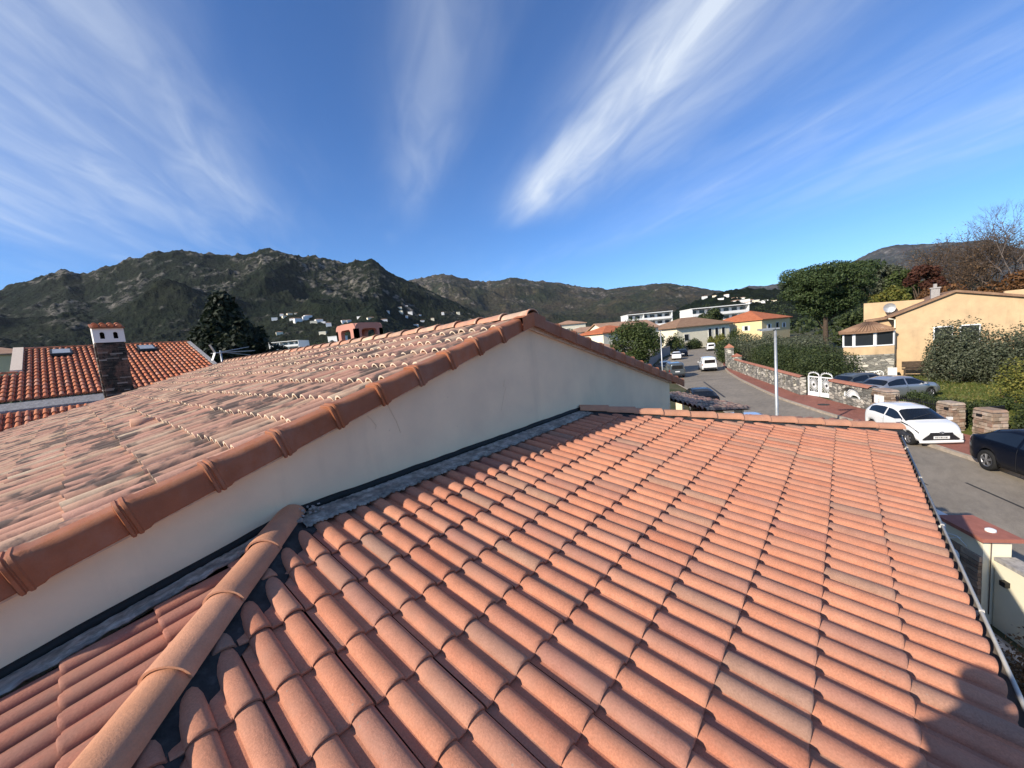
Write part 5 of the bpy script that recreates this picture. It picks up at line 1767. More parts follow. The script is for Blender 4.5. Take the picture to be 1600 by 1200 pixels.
def cap_pillar(name, label, c, w, h, mat, capm, rz, peak=0.45):
    t = thing(name, label, 'pillar', (c[0], c[1], G), rz)
    part('shaft', MB().box((0, 0, h / 2), (w, w, h)), M[mat], t, w=False)
    k = w / 2 + 0.05
    part('cap', MB().add([(-k, -k, h), (k, -k, h), (k, k, h), (-k, k, h), (0, 0, h + peak), (-k, -k, h - 0.08), (k, -k, h - 0.08), (k, k, h - 0.08), (-k, k, h - 0.08)], [(0, 1, 4), (1, 2, 4), (2, 3, 4), (3, 0, 4), (5, 6, 1, 0), (6, 7, 2, 1), (7, 8, 3, 2), (8, 5, 0, 3)]), M[capm], t, w=False)
    return t


rw = math.atan2(d.y, d.x)
cap_pillar('gate_pillar', 'tall rubble pillar with red pointed cap at the far end of the garden wall', (56.2, 11.4), 0.85, 2.75, 'rubble', 'cap_red', rw)
cap_pillar('gate_pillar', 'shorter rubble pillar with red cap where the arched wall begins', (52.6, 9.9), 0.85, 1.85, 'rubble', 'cap_red', rw, 0.3)
lw_ = thing('garden_wall', 'short piece of rubble wall between the two red-capped pillars', 'wall', (54.4, 10.6, G))
part('wall_panel', holed_panel(Vector((55.8, 11.3, G)), d, 2.8, 1.3, 0.6, 0.5, 1.1, 0.35), M['rubble'], lw_)
part('lantern', MB().box((54.4, 10.5, G + 1.62), (0.18, 0.18, 0.3)).box((54.4, 10.5, G + 1.85), (0.24, 0.24, 0.1)).tube([(54.4, 10.5, G + 1.3), (54.4, 10.5, G + 1.5)], 0.04, 6), M['white'], lw_)


def sunburst(mb, o_, u, c, r0, r1, n, a0, a1, th=0.022, sy=1.0):
    for i in range(n):
        a = a0 + (a1 - a0) * i / (n - 1)
        p = (c[0] + r0 * math.cos(a), c[1] + r0 * math.sin(a) * sy); q = (c[0] + r1 * math.cos(a), c[1] + r1 * math.sin(a) * sy)
        mb.bar(o_ + u * p[0] + Vector((0, 0, p[1])), o_ + u * q[0] + Vector((0, 0, q[1])), th)
    return mb


wg = thing('white_gate', 'white double-leaf gate with sunburst bars and arched tops', 'gate', (33.9, 1.45, G))
ga_, gb_ = Vector((34.5, 2.05, G)), Vector((33.05, 0.62, G)); gd = (gb_ - ga_); gl = gd.length; gd.normalize()
for lf in range(2):
    o_ = ga_ + gd * (gl / 2 * lf + 0.03); w = gl / 2 - 0.06
    fr = MB()
    for x in (0.05, w - 0.05):
        fr.bar(o_ + gd * x + Vector((0, 0, 0.15)), o_ + gd * x + Vector((0, 0, 1.55)), 0.075)
    fr.bar(o_ + gd * 0.1 + Vector((0, 0, 1.5)), o_ + gd * (w - 0.1) + Vector((0, 0, 1.5)), 0.07)
    fr.bar(o_ + gd * 0.1 + Vector((0, 0, 0.30)), o_ + gd * (w - 0.1) + Vector((0, 0, 0.30)), 0.05, 0.30)
    lfo = part('leaf_frame', fr, M['white'], wg)
    part('sunburst', sunburst(MB(), o_, gd, (w / 2, 0.95), 0.10, 0.5, 22, 0, 2 * math.pi * 21 / 22, 0.022), M['white'], wg)
    hb = []
    for j in range(11):
        a = math.pi * j / 10
        hb.append(o_ + gd * (w / 2 - w * 0.46 * math.cos(a)) + Vector((0, 0, 1.55 + 0.24 * math.sin(a))))
    arc_ = MB().tube(hb, 0.024, 6)
    for j in range(1, 10):
        arc_.bar(hb[j], hb[j] + Vector((0, 0, 0.10)), 0.02)
    part('arched_top', arc_, M['white'], wg)
w2 = thing('garden_wall', 'rubble wall with one wide arched opening holding a white sunburst grille', 'wall', (31.5, -0.1, G))
A2, B2 = Vector((32.95, 0.52, G)), Vector((29.6, -1.35, G)); d2 = (B2 - A2); L2 = d2.length; d2.normalize()
n2 = Vector((d2.y, -d2.x, 0))
part('wall_panel', holed_panel(A2, d2, L2, 1.38, 1.9, 0.55, 1.22, 0.35, True, 0.15), M['rubble'], w2)
gr_ = sunburst(MB(), A2 + n2 * 0.1, d2, (L2 / 2 + 0.2, 0.36), 0.42, 0.92, 19, 0.25, math.pi - 0.25, 0.028, 0.85)
gr_.tube([A2 + n2 * 0.1 + d2 * (L2 / 2 + 0.2 - 0.55 * math.cos(0.5 + j * 0.214)) + Vector((0, 0, 0.36 + 0.36 * math.sin(0.5 + j * 0.214))) for j in range(11)], 0.035, 6)
part('sunburst_grille', gr_, M['white'], w2)
part('grille_post', MB().bar(A2 + n2 * 0.1 + d2 * (L2 / 2 - 0.75) + Vector((0, 0, 0.55)), A2 + n2 * 0.1 + d2 * (L2 / 2 - 0.75) + Vector((0, 0, 1.05)), 0.06), M['white'], w2)
for q in range(11):
    a = A2 + d2 * (L2 * q / 11); b = A2 + d2 * (L2 * (q + 1) / 11 - 0.01)
    rows = [[pnt + n2 * (-0.12 + 0.59 * j / 6) + Vector((0, 0, 1.385 + 0.14 * math.sin(math.pi * j / 6))) for j in range(7)] for pnt in (a, b)]
    part('coping_tile', MB().grid(rows, 0, True, True), M['cap_red'], w2)


def stone_pillar(name, label, c, w, dpt, h, rz, seed, peak=0.12):
    """pier of individually laid stones round a mortar core"""
    t = thing(name, label, 'pillar', (c[0], c[1], G), rz)
    rr_ = random.Random(seed)
    part('core', MB().box((0, 0, h / 2), (w - 0.10, dpt - 0.10, h - 0.03)), M['mortar_grey'], t, w=False)
    z = 0.0
    while z < h - 0.06:
        hh_ = min(rr_.uniform(0.09, 0.17), h - z)
        for f_, ln in (((0, -1), w), ((-1, 0), dpt), ((0, 1), w), ((1, 0), dpt)):
            x = -ln / 2 + rr_.uniform(0, 0.03)
            while x < ln / 2 - 0.05:
                ww = min(rr_.uniform(0.16, 0.40), ln / 2 - x)
                pr = rr_.uniform(-0.02, 0.02)
                oc_ = (dpt if f_[1] else w) / 2 - 0.05 + pr
                cc = (x + ww / 2, f_[1] * oc_, z + hh_ / 2) if f_[1] else (f_[0] * oc_, x + ww / 2, z + hh_ / 2)
                dd_ = (ww - 0.02, 0.14, hh_ - 0.02) if f_[1] else (0.14, ww - 0.02, hh_ - 0.02)
                mb = MB().box(cc, dd_)
                mb.v = [(v[0] + rr_.uniform(-0.012, 0.012), v[1] + rr_.uniform(-0.012, 0.012), v[2] + rr_.uniform(-0.012, 0.012)) for v in mb.v]
                part('stone', mb, M['stone_mix'], t, w=False)
                x += ww
        z += hh_
    mb = MB().box((0, 0, h + 0.04), (w + 0.02, dpt + 0.02, 0.09))
    mb.v = [(v[0] * (0.86 if v[2] > h + 0.05 else 1), v[1] * (0.86 if v[2] > h + 0.05 else 1), v[2]) for v in mb.v]
    part('top_stone', mb, M['stone_mix'], t, w=False)
    return t


M['stone_mix'] = mat_tile('laid_stone', [(0, (0.20, 0.14, 0.10)), (0.3, (0.34, 0.26, 0.19)), (0.6, (0.42, 0.34, 0.26)), (0.85, (0.50, 0.43, 0.35)), (1, (0.26, 0.17, 0.13))], 0.4, 0.3, (0.16, 0.13, 0.10), 0.95)
rzd = math.atan2(0.47, 0.88)
p1 = stone_pillar('stone_pillar', 'warm stone pillar left of the open black gate', (25.95, -3.62), 0.80, 0.5, 1.22, rzd, 3)
part('letter_slot', MB().box((0.3, 0.25, 0.45), (0.10, 0.03, 0.2)), M['black'], p1, w=False)
part('house_number', MB().box((-0.15, 0.24, 1.02), (0.22, 0.1, 0.12)), M['black'], p1, w=False)
p2_ = stone_pillar('stone_pillar', 'warm stone pillar right of the open black gate behind the dark car', (24.45, -4.50), 0.85, 0.5, 1.22, rzd, 4)
part('house_number', MB().box((0.12, 0.24, 1.02), (0.25, 0.1, 0.12)), M['black'], p2_, w=False)
sp = stone_pillar('stone_pillar', 'brown stone pier carrying two white notice boards', (29.1, -1.65), 1.1, 0.6, 1.32, rzd, 6)
for q in (-0.27, 0.12):
    part('notice_board', MB().box((q, 0.335, 0.86), (0.33, 0.03, 0.46)), M['white'], sp, w=False)
part('meter_door', MB().box((0.42, 0.335, 0.8), (0.10, 0.03, 0.4)), M['black'], sp, w=False)
bg_ = thing('black_gate', 'black metal gate leaf standing open between the stone pillars', 'gate', (24.95, -4.2, G))
part('gate_leaf', MB().bar((24.97, -4.22, G + 0.65), (25.7, -5.1, G + 0.65), 0.05, 1.15), M['black'], bg_)
part('hinge_post', MB().bar((24.94, -4.18, G), (24.94, -4.18, G + 1.25), 0.08), M['black'], bg_)
rl = thing('railing', 'black metal railing in front of the hedge behind the white car', 'railing', (27.5, -2.6, G))
a, b = Vector((28.55, -2.0, G)), Vector((26.45, -3.32, G))
part('base_wall', MB().bar(a + Vector((0, 0, 0.2)), b + Vector((0, 0, 0.2)), 0.25, 0.4), M['rubble_warm'], rl)
for z in (0.5, 1.05):
    part('rail', MB().bar(a + Vector((0, 0, z)), b + Vector((0, 0, z)), 0.04), M['black'], rl)
for i in range(19):
    q = a.lerp(b, (i + 0.5) / 19)
    part('bar', MB().bar(q + Vector((0, 0, 0.4)), q + Vector((0, 0, 1.2)), 0.022), M['black'], rl)
hedge('garden_hedge', 'dark clipped hedge behind the black railing', [(29.2, -2.9, 0), (26.6, -4.5, 0)], 0.75, 1.25, 'leaf_hedge', 6000, 0.09, 91)
hedge('garden_hedge', 'tall loose hedge behind the arched garden wall', [(53.5, 7.6, 0), (47, 4.6, 0), (41.5, 2.1, 0), (38.6, 0.4, 0)], 3.0, 2.95, 'leaf_hedge', 42000, 0.15, 92)
hedge('garden_hedge', 'grey-green hedge rising behind the tall dark one', [(66, 11.5, 0), (58, 7.5, 0), (51, 3.2, 0), (47.5, 2.4, 0)], 3.4, 3.7, 'leaf_olive', 20000, 0.20, 93)
hedge('garden_hedge', 'dark hedge at the far bend beyond the white van', [(61, 12.2, 0), (68, 14.5, 0), (82, 16.0, 0)], 2.2, 2.9, 'leaf_hedge', 7000, 0.30, 94)
bush('olive_tree', 'spreading grey-green olive tree against the ochre gable', (42.6, -6.6, G), (3.0, 3.0, 4.4), 'leaf_olive', 22000, 0.14, 95, 40, cat='tree')
bush('olive_tree', 'second grey-green olive crown at the right picture edge', (41.4, -9.6, G), (3.2, 3.2, 4.5), 'leaf_olive', 22000, 0.14, 96, 40, cat='tree')
bush('garden_bush', 'yellow-green citrus bush at the right edge of the lawn', (33.0, -7.7, G), (1.7, 1.9, 2.5), 'leaf_yellow', 11000, 0.12, 97, 28)
bush('garden_bush', 'dark shrub right of the second stone pillar', (25.0, -6.3, G), (1.5, 1.3, 2.0), 'leaf_hedge', 6000, 0.12, 98, 22)
bush('garden_bush', 'leafy shrub behind the lawn post near the right edge', (29.4, -7.4, G), (1.6, 1.3, 1.9), 'leaf_green', 5000, 0.13, 99, 20)
bush('garden_bush', 'low shrub beside the silver car and railing', (30.6, -3.2, G), (1.0, 0.8, 1.3), 'leaf_green', 3500, 0.11, 100, 14)
hedge('hedge_row', 'low straggly hedge between lawn and railing', [(28.3, -4.6, 0), (31.0, -6.2, 0)], 0.5, 0.7, 'leaf_green', 3000, 0.10, 101)
tag_b = thing('garden_bench', 'dark wooden bench in the shade of the olive tree', 'bench', (44.6, -4.3, G))
part('seat', MB().box((44.6, -4.3, G + 0.75), (0.5, 1.6, 0.08)), M['bark'], tag_b)
part('backrest', MB().box((44.85, -4.3, G + 1.1), (0.06, 1.6, 0.5)), M['bark'], tag_b)
for y in (-4.95, -3.65):
    part('leg', MB().box((44.6, y, G + 0.36), (0.45, 0.08, 0.72)), M['bark'], tag_b)
cart = thing('ornamental_cart', 'white ornamental wheeled cart against the stone base', 'ornament', (44.3, -1.5, G))
for y in (-1.2, -2.1):
    c = Vector((44.3, y, G + 0.40))
    whl = MB().tube([c + Vector((0, 0.30 * math.cos(2 * math.pi * j / 14), 0.30 * math.sin(2 * math.pi * j / 14))) for j in range(15)], 0.03, 5)
    for j in range(4):
        a_ = math.pi * j / 4
        whl.bar(c - Vector((0, 0.3 * math.cos(a_), 0.3 * math.sin(a_))), c + Vector((0, 0.3 * math.cos(a_), 0.3 * math.sin(a_))), 0.03)
    part('wheel', whl, M['white'], cart)
part('shaft', MB().bar((44.3, -0.4, G + 0.55), (44.3, -2.1, G + 0.65), 0.06), M['white'], cart)

rwl = thing('roadside_wall', 'long grey roadside wall behind the cars on the left kerb', 'wall', (74, 28.0, G))
for (a_, b_) in (((54, 21.5), (66, 25.2)), ((66.1, 25.23), (78, 28.6)), ((78.1, 28.62), (92, 31.0))):
    part('wall_section', MB().bar((a_[0], a_[1], G + 0.9), (b_[0], b_[1], G + 0.9), 0.25, 1.8), M['mortar_grey'], rwl)
    part('wall_cap', MB().bar((a_[0], a_[1], G + 1.85), (b_[0], b_[1], G + 1.85), 0.35, 0.1), M['rubble_warm'], rwl)
# ---- lamps
for k, (x, y, top, lab) in enumerate(((20.0, 2.28, -0.40, 'grey steel street lamp rising just beyond the low roof'), (44.9, 16.05, -0.10, 'grey steel street lamp in front of the round tree'))):
    t = thing('street_lamp', lab, 'street lamp', (x, y, G), group='street lamps')
    part('pole', MB().tube([(0, 0, 0), (0, 0, 1.0), (0, 0, top - G)], [0.085, 0.075, 0.05], 10), M['galv'], t, w=False)
    part('arm', MB().tube([(0, 0, top - G - 0.05), (-0.02, 0.0, top - G + 0.02)], 0.05, 8).box((0.0, 0.0, top - G + 0.02), (0.16, 0.3, 0.05), 0.45), M['galv'], t, w=False)
    hx = MB().box((-0.20 if k == 0 else 0.2, 0.30 if k == 0 else 0.3, top - G + 0.02), (0.20, 0.62, 0.07), 0.55)
    part('lamp_head', hx, M['galv'], t, w=False)
    part('lens', MB().box((-0.20 if k == 0 else 0.2, 0.30, top - G - 0.03), (0.14, 0.45, 0.03), 0.55), M['white'], t, w=False)

# ---- our own gate pillar, boundary wall and yard
DR = Vector((0.879, 0.477, 0)).normalized(); NRM = Vector((-DR.y, DR.x, 0))
bw = thing('boundary_wall', 'cream boundary wall with stone-clad pillar and terracotta cap beside the road', 'wall', (10.4, -1.8, G))
M['terracotta_cap'] = simple('terracotta_slab', (0.33, 0.125, 0.09), 0.8, 0.25, 0.15, 6)
pc = Vector((10.45, -1.82, 0)); rd = math.atan2(DR.y, DR.x); ZC = -4.1
m3 = Matrix.Rotation(rd, 3, 'Z')


def W(x, y, z):
    q = pc + DR * x + NRM * y
    return Vector((q.x, q.y, z))


def lbox(c, d_, mb=None):
    return (mb or MB()).box(W(*c), d_, rd)


part('pillar', lbox((0, 0, (G + ZC - 0.08) / 2), (0.74, 0.40, ZC - 0.08 - G)), M['plaster_cream'], bw)
part('pillar_cap', lbox((0, 0, ZC - 0.035), (0.93, 0.58, 0.07)), M['terracotta_cap'], bw)
part('cap_light', MB().tube([W(-0.18, -0.05, ZC), W(-0.18, -0.05, ZC + 0.035), W(-0.18, -0.05, ZC + 0.05)], [0.075, 0.07, 0.04], 14), M['white'], bw)
sr = random.Random(17); z = G + 0.1
while z < ZC - 0.42:
    hh_ = sr.uniform(0.06, 0.11); x = -0.37
    while x < 0.36:
        ww = min(sr.uniform(0.15, 0.42), 0.37 - x)
        mb = lbox((x + ww / 2, 0.215 + sr.uniform(0, 0.02), z + hh_ / 2), (ww - 0.01, 0.06, hh_ - 0.01))
        part('cladding_stone', mb, M['stone_mix'], bw); x += ww
    z += hh_
ringp = [W(0.05 + 0.07 * math.cos(a), 0.28, ZC - 0.60 + 0.10 * math.sin(a)) for a in [2 * math.pi * j / 14 * 0.85 for j in range(15)]]
part('ring_ornament', MB().tube(ringp, 0.016, 6), M['white'], bw)
part('bracket', MB().tube([W(0.4, 0.30, ZC - 0.28), W(0.05, 0.26, ZC - 0.22), W(-0.1, 0.22, ZC - 0.34)], 0.010, 5).tube([W(0.35, 0.25, ZC - 0.42), W(0.0, 0.24, ZC - 0.22)], 0.008, 5), M['white'], bw)
part('wall', lbox((-3.9, -0.06, (G + ZC - 0.42) / 2), (7.0, 0.22, ZC - 0.42 - G)), M['plaster_cream'], bw)
part('wall_coping', lbox((-3.9, -0.08, ZC - 0.39), (7.0, 0.30, 0.06)), M['mortar_grey'], bw)
part('wall_lamp', lbox((-0.62, 0.09, ZC - 0.72), (0.10, 0.07, 0.09)), M['black'], bw)
part('cable', MB().tube([W(-0.39, 0.10, ZC - 0.1), W(-0.392, 0.105, ZC - 0.7), W(-0.385, 0.10, ZC - 1.45)], 0.008, 5), M['bark_grey'], bw)
lg = thing('louvred_gate', 'white louvred gate beside the terracotta-capped pillar', 'gate', tuple(W(1.9, 0, G)))
for x in (0.47, 3.0):
    part('gate_post', lbox((x, 0.02, G + 0.85), (0.09, 0.09, 1.5)), M['white'], lg)
for k in range(15):
    mb = MB(); rot = m3 @ Matrix.Rotation(R(-35), 3, 'X')
    part('slat', mb.box(W(1.74, 0.02, G + 0.22 + 0.095 * k), (2.4, 0.085, 0.014), M4=rot), M['white'], lg)
M['path'] = simple('paving', (0.26, 0.24, 0.21), 0.9, 0.2, 0.3, 4, bump=0.4)
yd = MB().add([W(-8, 0.2, G + 0.02), W(6, 0.2, G + 0.02), W(6, 4.5, G + 0.02), W(-8, 4.5, G + 0.02)], [(0, 1, 2, 3)])
struct('yard_path', yd, M['path'])
gd_ = thing('low_kerb_wall', 'low grey kerb wall at the foot of the cream boundary wall', 'wall', tuple(W(-2.0, 0.9, G)))
part('kerb', lbox((-2.6, 0.75, G + 0.2), (5.0, 0.14, 0.4)), M['mortar_grey'], gd_)
pst = thing('pipe_stub', 'short white pipe standing up beside the stone-clad pillar', 'pipe', tuple(W(0.15, 0.75, G)))
part('pipe', MB().tube([W(0.15, 0.75, G), W(0.15, 0.75, G + 0.55), W(0.02, 0.78, G + 0.58)], 0.035, 8), M['white'], pst)
for k, (x, y, s, h, lm) in enumerate(((-2.6, 1.3, 0.85, 1.35, 'leaf_brown'), (-3.9, 1.5, 0.9, 1.7, 'leaf_hedge'), (-5.2, 1.6, 0.9, 1.8, 'leaf_olive'), (-6.5, 1.6, 0.9, 1.7, 'leaf_hedge'))):
    q = W(x, y, G)
    bush('yard_shrub', ['dry brownish shrub at the foot of the cream wall', 'dark shrub below the gutter at right', 'grey-green shrub below the gutter near the bottom corner', 'dark shrub in the bottom right corner below the gutter'][k], (q.x, q.y, G), (s, s, h), lm, 5200, 0.055, 110 + k, 22)
# walls of the house below the low roof
part('annex_wall', MB().box((3.0, 1.35, (G - 2.15) / 2), (9.6, 3.5, -2.15 - G)), M['plaster'], house)
part('soffit', MB().box((2.6, 1.28, -2.06), (11.0, 3.62, 0.10)), M['plaster_white'], house)

# ---- entrance canopy roof beyond the gable corner
cn = thing('entrance_canopy', 'small canopy roof of mottled brown canal tiles beyond the gable corner', 'canopy', (11.0, 3.3, G))
c00, c10, c11, c01 = Vector((9.25, 2.35, -1.92)), Vector((12.6, 2.05, -2.50)), Vector((13.7, 4.45, -2.25)), Vector((9.25, 3.5, -1.60))


def cq(u, v, h=0.0):
    return (c00.lerp(c10, u)).lerp(c01.lerp(c11, u), v) + Vector((0, 0, h))


part('roof_boarding', MB().add([cq(0, 0), cq(1, 0), cq(1, 1), cq(0, 1)], [(0, 1, 2, 3)]), M['deck_clay'], cn)
cnt_i = 0
for j in range(11):
    for i in range(9):
        u0, u1 = i / 9, min(1.0, (i + 1.15) / 9); rows = []
        for u, rr2, hh2 in ((u0, 0.85, 0.0), (u1, 1.0, 0.02)):
            rows.append([cq(u, (j + 0.5 + 0.48 * rr2 * -math.cos(math.pi * q / 5)) / 11, 0.02 + hh2 + 0.075 * rr2 * math.sin(math.pi * q / 5)) for q in range(6)])
        part('canal_tile', MB().grid(rows, 0, True), M['tile_old'], cn)
for (x, y) in ((12.3, 2.3), (13.2, 4.2)):
    part('post', MB().box((x, y, (G - 2.45) / 2), (0.2, 0.2, -2.45 - G)), M['plaster'], cn)
# ------------------------------------------------------------------ cars
def car_paint(name, c, rough=0.25, metal=0.0):
    m = Mat(name, rough, 0.5)
    n = m.noise(2.5, 4, 0.6)
    m.color(m.ramp(n, [(0.3, tuple(x * 0.93 for x in c)), (0.7, c)]))
    m.p.inputs['Metallic'].default_value = metal
    m.p.inputs['Coat Weight'].default_value = 0.8 if max(c) > 0.05 else 0.04
    m.p.inputs['Specular IOR Level'].default_value = 0.5 if max(c) > 0.05 else 0.18
    m.p.inputs['Coat Roughness'].default_value = 0.06
    return m.m


M['paint_white'] = car_paint('white_car_paint', (0.78, 0.78, 0.76), 0.3)
M['paint_navy'] = car_paint('navy_car_paint', (0.003, 0.005, 0.012), 0.25, 0.0)
M['paint_silver'] = car_paint('silver_car_paint', (0.36, 0.38, 0.41), 0.3, 0.6)
M['paint_grey'] = car_paint('grey_car_paint', (0.10, 0.115, 0.12), 0.3, 0.4)
M['paint_dark'] = car_paint('dark_car_paint', (0.02, 0.022, 0.028), 0.25, 0.3)
M['paint_black'] = car_paint('black_car_paint', (0.008, 0.008, 0.009), 0.2)
M['paint_pale'] = car_paint('pale_blue_car_paint', (0.50, 0.56, 0.66), 0.3, 0.3)
M['car_glass'] = simple('car_glass', (0.008, 0.010, 0.012), 0.05, 0.7)
M['rubber'] = simple('tyre_rubber', (0.018, 0.018, 0.018), 0.85, 0.2)
M['rim'] = simple('alloy_rim', (0.32, 0.32, 0.33), 0.35, 0.5, metal=0.8)
M['plastic'] = simple('black_plastic', (0.02, 0.02, 0.022), 0.5, 0.4)
M['lamp_clear'] = simple('headlamp_glass', (0.35, 0.36, 0.38), 0.12, 0.6)
M['lamp_red'] = simple('tail_lamp', (0.22, 0.012, 0.012), 0.2, 0.6)
M['plate'] = simple('number_plate', (0.74, 0.74, 0.72), 0.5, 0.4)

SPECS = {
    'hatch': dict(L=3.46, W=1.62, H=1.46, wr=0.285, wx=(-1.10, 1.24), sill=0.20,
                  top=[(0, 0.86), (0.02, 0.98), (0.10, 1.30), (0.20, 1.42), (0.36, 1.46), (0.52, 1.43), (0.60, 1.36), (0.80, 0.98), (0.88, 0.92), (0.95, 0.82), (0.985, 0.70), (1, 0.60)],
                  belt=[(0, 0.84), (0.05, 0.98), (0.25, 1.0), (0.6, 0.92), (0.78, 0.90), (0.88, 0.84), (0.95, 0.72), (1, 0.56)], glass=(0.13, 0.735), ws=(0.60, 0.795), rg=(0.02, 0.10), tum=0.42),
    'suv': dict(L=4.30, W=1.80, H=1.55, wr=0.34, wx=(-1.30, 1.36), sill=0.26,
                top=[(0, 0.98), (0.03, 1.08), (0.08, 1.12), (0.20, 1.40), (0.32, 1.53), (0.46, 1.55), (0.57, 1.50), (0.63, 1.42), (0.78, 1.06), (0.88, 1.0), (0.95, 0.92), (0.985, 0.80), (1, 0.66)],
                belt=[(0, 0.95), (0.06, 1.06), (0.3, 1.04), (0.6, 0.98), (0.78, 0.97), (0.9, 0.90), (1, 0.62)], glass=(0.17, 0.72), ws=(0.62, 0.775), rg=(0.085, 0.22), tum=0.45),
    'van': dict(L=4.25, W=1.82, H=1.80, wr=0.31, wx=(-1.32, 1.38), sill=0.22,
                top=[(0, 1.55), (0.012, 1.72), (0.06, 1.79), (0.35, 1.82), (0.55, 1.80), (0.63, 1.72), (0.79, 1.12), (0.90, 1.02), (0.96, 0.88), (1, 0.62)],
                belt=[(0, 1.0), (0.3, 1.02), (0.6, 1.0), (0.78, 1.0), (0.9, 0.92), (1, 0.58)], glass=(0.52, 0.75), ws=(0.64, 0.78), rg=None, tum=0.20),
    'sedan': dict(L=4.25, W=1.76, H=1.48, wr=0.31, wx=(-1.25, 1.32), sill=0.21,
                  top=[(0, 0.90), (0.02, 1.0), (0.07, 1.12), (0.17, 1.36), (0.30, 1.47), (0.45, 1.48), (0.57, 1.42), (0.76, 1.02), (0.88, 0.95), (0.96, 0.82), (1, 0.62)],
                  belt=[(0, 0.88), (0.06, 0.98), (0.3, 0.96), (0.6, 0.92), (0.76, 0.92), (0.9, 0.84), (1, 0.58)], glass=(0.13, 0.72), ws=(0.58, 0.755), rg=(0.05, 0.16), tum=0.42),
}


def make_car(name, label, kind, paint, loc, heading, group=None, aygo=False, black_wheels=False, detail=True):
    S = SPECS[kind]; L, Wd, wr = S['L'], S['W'] / 2, S['wr']
    t = thing(name, label, 'van' if kind == 'van' else 'car', loc, math.atan2(heading[1], heading[0]), group)
    T = lambda s: float(np.interp(s, *zip(*S['top']))); B = lambda s: min(float(np.interp(s, *zip(*S['belt']))), T(s) - 0.015)

    def section(s):
        x = (s - 0.5) * L
        tz, bz = T(s), B(s)
        e = max(0.0, (0.10 - s) / 0.10, (s - 0.86) / 0.14)
        w = Wd * (1 - 0.16 * e ** 2.2)
        wt = max(w - S['tum'] * max(tz - bz, 0) - 0.02, w * 0.5)
        zb = S['sill'] + 0.10 * e
        for cx in S['wx']:
            dx = abs(x - cx); Rr = wr + 0.055
            if dx < Rr:
                zb = max(zb, wr + math.sqrt(Rr * Rr - dx * dx))
        d = min(0.10, 0.45 * (tz - bz))
        zc = max(bz - 0.14, zb + 0.06) if bz - 0.14 > zb else (bz + zb) / 2
        zl = zb + (zc - zb) * 0.45
        return [(x, 0, tz), (x, wt * 0.5, tz - 0.006), (x, wt * 0.86, tz - 0.25 * d), (x, wt, tz - d), (x, w - 0.03, bz), (x, w, zc), (x, w + 0.004, zl), (x, w - 0.015, zb), (x, w - 0.20, zb)]
    ss = sorted(set([round(q, 4) for q in np.linspace(0, 1, 49)] + [0.005, 0.012, 0.985, 0.993] + [S['ws'][0], S['ws'][1]]))
    secs = [section(s) for s in ss]
    body = MB()
    full = [list(reversed([(p[0], -p[1], p[2]) for p in sc_[1:]])) + sc_ for sc_ in secs]
    body.grid(full, 0, True, True)
    for f_, rev in ((full[0], True), (full[-1], False)):
        body.add(f_, [tuple(range(len(f_))) if rev else tuple(range(len(f_) - 1, -1, -1))])
    part('body', body, M[paint], t, w=False)
    part('underbody', MB().box((0, 0, S['sill'] + 0.22), (L * 0.92, S['W'] - 0.36, 0.36)), M['plastic'], t, w=False)

    def patch(name_, s0, s1, k0, k1, mat, both=True, off=0.008, n=10, f0=0.08, f1=0.92, par=t):
        """panel lying just over the skin between section points k0..k1 (fractions allowed at the ends)"""
        for sg in ((1, -1) if both else (1,)):
            rows = []
            for i in range(n + 1):
                sc = section(s0 + (s1 - s0) * i / n); row = []
                ks = [k0 + f0] + [k for k in range(int(k0) + 1, int(k1) + 1) if k < k1 - 1 + f1] + [k1 - 1 + f1]
                for k in ks:
                    j = min(int(k), 7); a, b = Vector(sc[j]), Vector(sc[j + 1]); q = a.lerp(b, k - j)
                    row.append(q)
                rows.append(row)
            out = []
            for i, row in enumerate(rows):
                o2 = []
                for j, q in enumerate(row):
                    du = rows[min(i + 1, n)][j] - rows[max(i - 1, 0)][j]
                    dv = row[min(j + 1, len(row) - 1)] - row[max(j - 1, 0)]
                    nn_ = du.cross(dv)
                    nn_ = nn_.normalized() if nn_.length > 1e-9 else Vector((0, 0, 1))
                    if nn_.y < 0 and abs(nn_.y) > 0.2 or (abs(nn_.y) <= 0.2 and nn_.z < 0):
                        nn_ = -nn_
                    p_ = q + nn_ * off
                    o2.append((p_.x, p_.y * sg, p_.z))
                out.append(o2)
            part(name_, MB().grid(out, 0, True, sg > 0), M[mat], par, w=False)
    g0, g1 = S['glass']
    if kind == 'van':
        patch('side_window', g0, g1, 3, 4, 'car_glass')
    else:
        m_ = g0 + (g1 - g0) * 0.50
        patch('rear_side_window', g0, m_ - 0.012, 3, 4, 'car_glass')
        patch('front_side_window', m_ + 0.012, g1, 3, 4, 'car_glass')
    wsn = MB()

    def centre_patch(name_, s0, s1, mat, kmax=2.9, off=0.008):
        rows = []
        for i in range(9):
            sc = section(s0 + (s1 - s0) * i / 8)
            half = [sc[0], sc[1], sc[2], tuple(Vector(sc[2]).lerp(Vector(sc[3]), kmax - 2))]
            row = [(p[0], -p[1], p[2]) for p in half[:0:-1]] + half
            dz = off
            rows.append([(p[0] + (off if name_ == 'windscreen' else -off), p[1], p[2] + dz) for p in row])
        part(name_, MB().grid(rows, 0, True, True), M[mat], t, w=False)
    centre_patch('windscreen', S['ws'][0] + 0.006, S['ws'][1] - 0.006, 'car_glass')
    if S['rg']:
        centre_patch('rear_window', S['rg'][0] + 0.004, S['rg'][1] - 0.004, 'car_glass')
    else:
        part('rear_window', MB().box((-L / 2 - 0.004, 0, 1.28), (0.02, 1.2, 0.42)), M['car_glass'], t, w=False)
